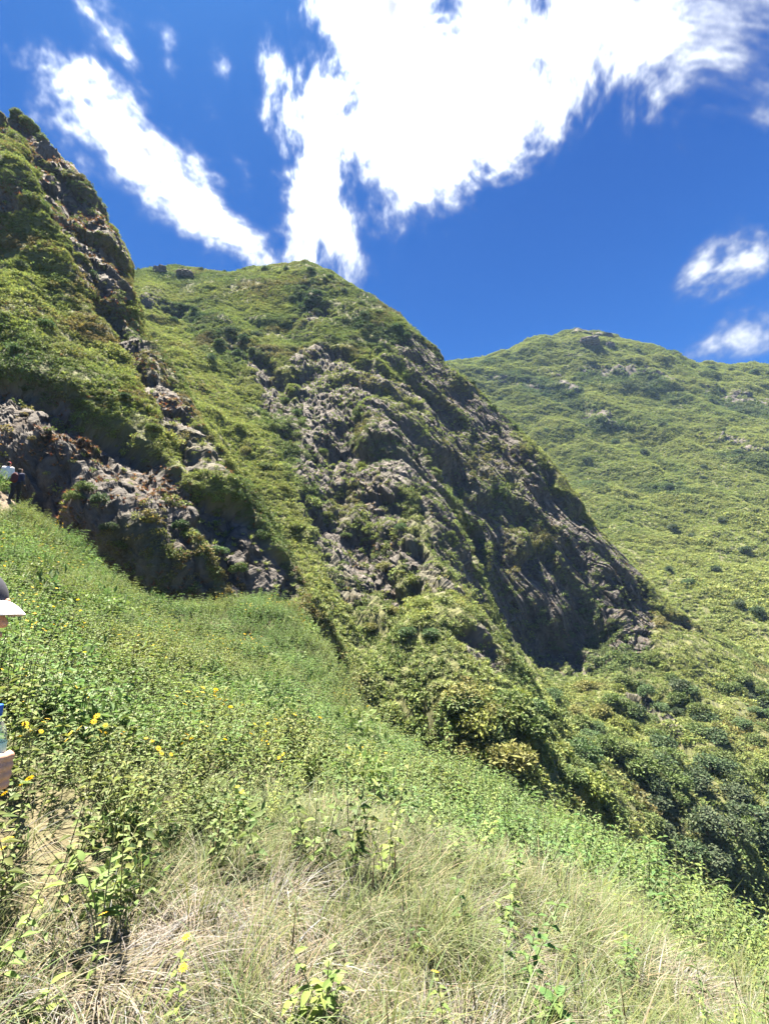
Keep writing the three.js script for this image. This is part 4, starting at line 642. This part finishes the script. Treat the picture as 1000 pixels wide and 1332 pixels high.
{ // the hikers up the trail
  const stand = (px, py, d) => { const p = at(px, py, d); p.y = groundAt(p.x, p.z) - .02; return p; }, walk = { knR: [.12, .5, .10], anR: [.10, .10, .10], toR: [.26, .05, .11], knL: [-.02, .48, -.10], anL: [-.16, .11, -.10], toL: [-.01, .05, -.11] };
  hiker(stand(6, 640, 22.2), 2.0, stance(walk), { trousers: cloth(.02, .025, .05), shirt: cloth(.62, .64, .68), shoes: cloth(.5, .5, .5), cap: cloth(.5, .03, .04), long: true }, 'hiker in red cap, pale grey top and dark trousers on the trail');
  hiker(stand(19, 646, 21.2), 1.7, stance({ ...walk, chest: [.08, 1.24, 0], neck: [.11, 1.42, 0], head: [.15, 1.55, 0], shR: [.07, 1.37, .175], shL: [.07, 1.37, -.175], haR: [.28, .92, .2], wrR: [.22, .97, .21], elR: [.03, 1.1, .24] }), { trousers: cloth(.015, .015, .02), shirt: cloth(.02, .025, .06), shoes: cloth(.03, .03, .03), pack: cloth(.06, .015, .022), long: true }, 'hiker in dark clothes with a maroon backpack leaning forward on the trail');
  hiker(stand(-4, 632, 24), 1.9, stance({}), { trousers: cloth(.03, .03, .035), shirt: cloth(.55, .26, .24), shoes: cloth(.1, .1, .1), long: true }, 'dark haired hiker in a pink top walking ahead on the trail');
}
{ // the hiker right beside us, holding a bottle
  const gy = groundAt(-1.28, -1.45), hx = -1.437, hz = -1.45, top = 1.605 - gy, s = top / 1.585, j = stance();
  for (const k in j) j[k] = j[k].map(v => v * s);
  j.head[0] += .175; j.neck[0] += .10; j.chest[0] += .02;
  const R = at(-7, 1002, 1.25), rel = [R.x - hx - .02, R.y - gy, R.z - hz];               // the bottle's middle of the grip, seen from the figure's base
  j.wrR = [rel[0] - .085, rel[1] - .012, rel[2] + .03]; j.haR = [rel[0] - .05, rel[1] - .005, rel[2] + .036]; j.elR = [rel[0] - .30, rel[1] - .07, rel[2] - .03]; j.shR = [-.01, 1.39 * s, .175];
  const o = base('person', V(hx, gy, hz)), b = bonesOf(j), [rx, ry, rz] = rel;
  const fingers = []; const q = (x, y, z) => [rx + x, ry + y, rz + z];
  fingers.push(B(q(-.085, -.012, .03), q(-.045, .012, .044), .027, .016), B(q(-.085, -.015, .03), q(-.04, -.02, .044), .027, .016), B(q(-.05, .02, .044), q(.008, .03, .045), .014, .0115), B(q(-.05, .0, .045), q(.012, .01, .046), .015, .0115), B(q(-.05, -.015, .045), q(.012, -.011, .046), .015, .011), B(q(-.05, -.025, .043), q(.006, -.031, .045), .014, .0105));
  [[.031, 0, 1], [.0105, .003, 1.04], [-.0105, .002, 1], [-.031, -.003, .9]].forEach(([y, e, l], i) => { const w = i === 3 ? .0086 : .0097; fingers.push(B(q(.008 + e, y, .046), q(.040 + e, y - .001, .022), w + .0018, w + .0006), B(q(.040 + e, y - .001, .022), q(.041, y - .003, -.012 * l), w + .0006, w), B(q(.041, y - .003, -.012 * l), q(.022, y - .004, -.037 * l), w, w - .0012)); });
  const thumb = [B(q(-.07, .005, .028), q(-.046, .034, .016), .017, .0135), B(q(-.046, .034, .016), q(-.036, .046, -.014), .0125, .0105), B(q(-.036, .046, -.014), q(-.016, .052, -.037), .0105, .0085)];
  const main = [...b.torso, b.arms[0], b.arms[1], b.arms[2], b.arms[3], ...b.legs, ...b.feet, b.hands[1]], hd = j.head;
  const headBones = [...b.head, B([hd[0] - .0, hd[1] - .02, hd[2] + .082], [hd[0] - .005, hd[1] + .015, hd[2] + .088], .012, .014), B([hd[0] - .0, hd[1] - .02, hd[2] - .082], [hd[0] - .005, hd[1] + .015, hd[2] - .088], .012, .014), B([hd[0] + .088, hd[1] + .03, hd[2] + .03], [hd[0] + .088, hd[1] + .03, hd[2] - .03], .012, .012), B([hd[0] + .094, hd[1] - .068, hd[2] + .016], [hd[0] + .094, hd[1] - .068, hd[2] - .016], .009, .009)];
  const handField = bonesField(fingers, .0085), thumbField = bonesField(thumb, .008);
  const hand = skinOf((x, y, z) => { const a = handField(x, y, z), c = thumbField(x, y, z), h = clamp(.5 + .5 * (a - c) / .008, 0, 1); return lerp(a, c, h) - .008 * h * (1 - h); }, [rx - .13, ry - .07, rz - .065], [rx + .075, ry + .085, rz + .08], .003);
  mesh('body', mergeGeometries([bonesSkin(main, .03, .012), bonesSkin(headBones, .018, .004), hand]), skinMat, o);
  const bl = mesh('eye', new THREE.SphereGeometry(.011, 12, 8), solid(.75, .73, .7, .2), o); bl.position.set(hd[0] + .086, hd[1] + .008, hd[2] + .031); const br = mesh('eye', bl.geometry, bl.material, o); br.position.set(hd[0] + .086, hd[1] + .008, hd[2] - .031);
  for (const e of [bl, br]) { const i = mesh('iris', new THREE.SphereGeometry(.006, 10, 8), solid(.03, .02, .012, .2), e); i.position.x = .0068; }
  mesh('shirt', bonesSkin([...b.torso, b.arms[0], b.arms[2]], .03, .012, .02), cloth(.05, .06, .09), o);
  mesh('trousers', bonesSkin([B(j.hipR, j.hipL, .115, .115), ...b.legs], .03, .012, .016), cloth(.05, .05, .055), o);
  for (const k of [0, 1]) mesh('shoe', bonesSkin([b.feet[k]], .01, .012, .014), cloth(.06, .05, .05), o);
  mesh('hair', bonesSkin([B([hd[0] - .035, hd[1] + .03, hd[2]], [hd[0] - .05, hd[1] - .035, hd[2]], .092, .078)], .02, .008), cloth(.03, .022, .018), o);
  const c = capParts(hd, .006), cm = mesh('cap', c.crown, cloth(.012, .016, .035), o); mesh('brim', c.brim, cloth(.72, .72, .74), cm).userData.label = 'white cap brim';
  tag(o, 'hiker beside us in a dark cap with a white brim, holding a bottle', 'person');
  // the bottle in that hand
  const bt = base('water_bottle', V(hx + rx, gy + ry - .062, hz + rz)), prof = [[0, .002], [.026, 0], [.031, .006], [.0325, .02], [.031, .035], [.0325, .05], [.0325, .12], [.031, .14], [.026, .158], [.016, .176], [.0125, .184], [.0125, .194]];
  const lathe = (pts) => new THREE.LatheGeometry(pts.map(a => new THREE.Vector2(...a)), 28);
  mesh('bottle', lathe(prof), new THREE.MeshPhysicalMaterial({ color: new THREE.Color(.86, .95, .93), roughness: .08, transmission: .92, thickness: 0, ior: 1.45 }), bt);
  mesh('water', lathe([[0, .004], [.025, .004], [.0305, .012], [.0305, .10], [0, .10]]), new THREE.MeshPhysicalMaterial({ color: new THREE.Color(.92, .98, .98), roughness: .03, transmission: 1, thickness: .05, ior: 1.33 }), bt);
  mesh('label_band', lathe([[.0329, .085], [.0333, .087], [.0333, .122], [.0329, .124]]), solid(.30, .52, .50, .5), bt);
  const cap = mesh('bottle_cap', lathe([[0, .211], [.013, .211], [.0152, .209], [.0155, .19], [.0128, .19]]), solid(.01, .09, .42, .4), bt), ring = mesh('neck_ring', new THREE.TorusGeometry(.0138, .0018, 8, 24), cap.material, bt); ring.rotation.x = Math.PI / 2; ring.position.y = .186;
  tag(bt, 'clear plastic water bottle with blue cap in the near hiker\'s hand', 'bottle');
}
console.log('people');
renderer.render(scene, camera);
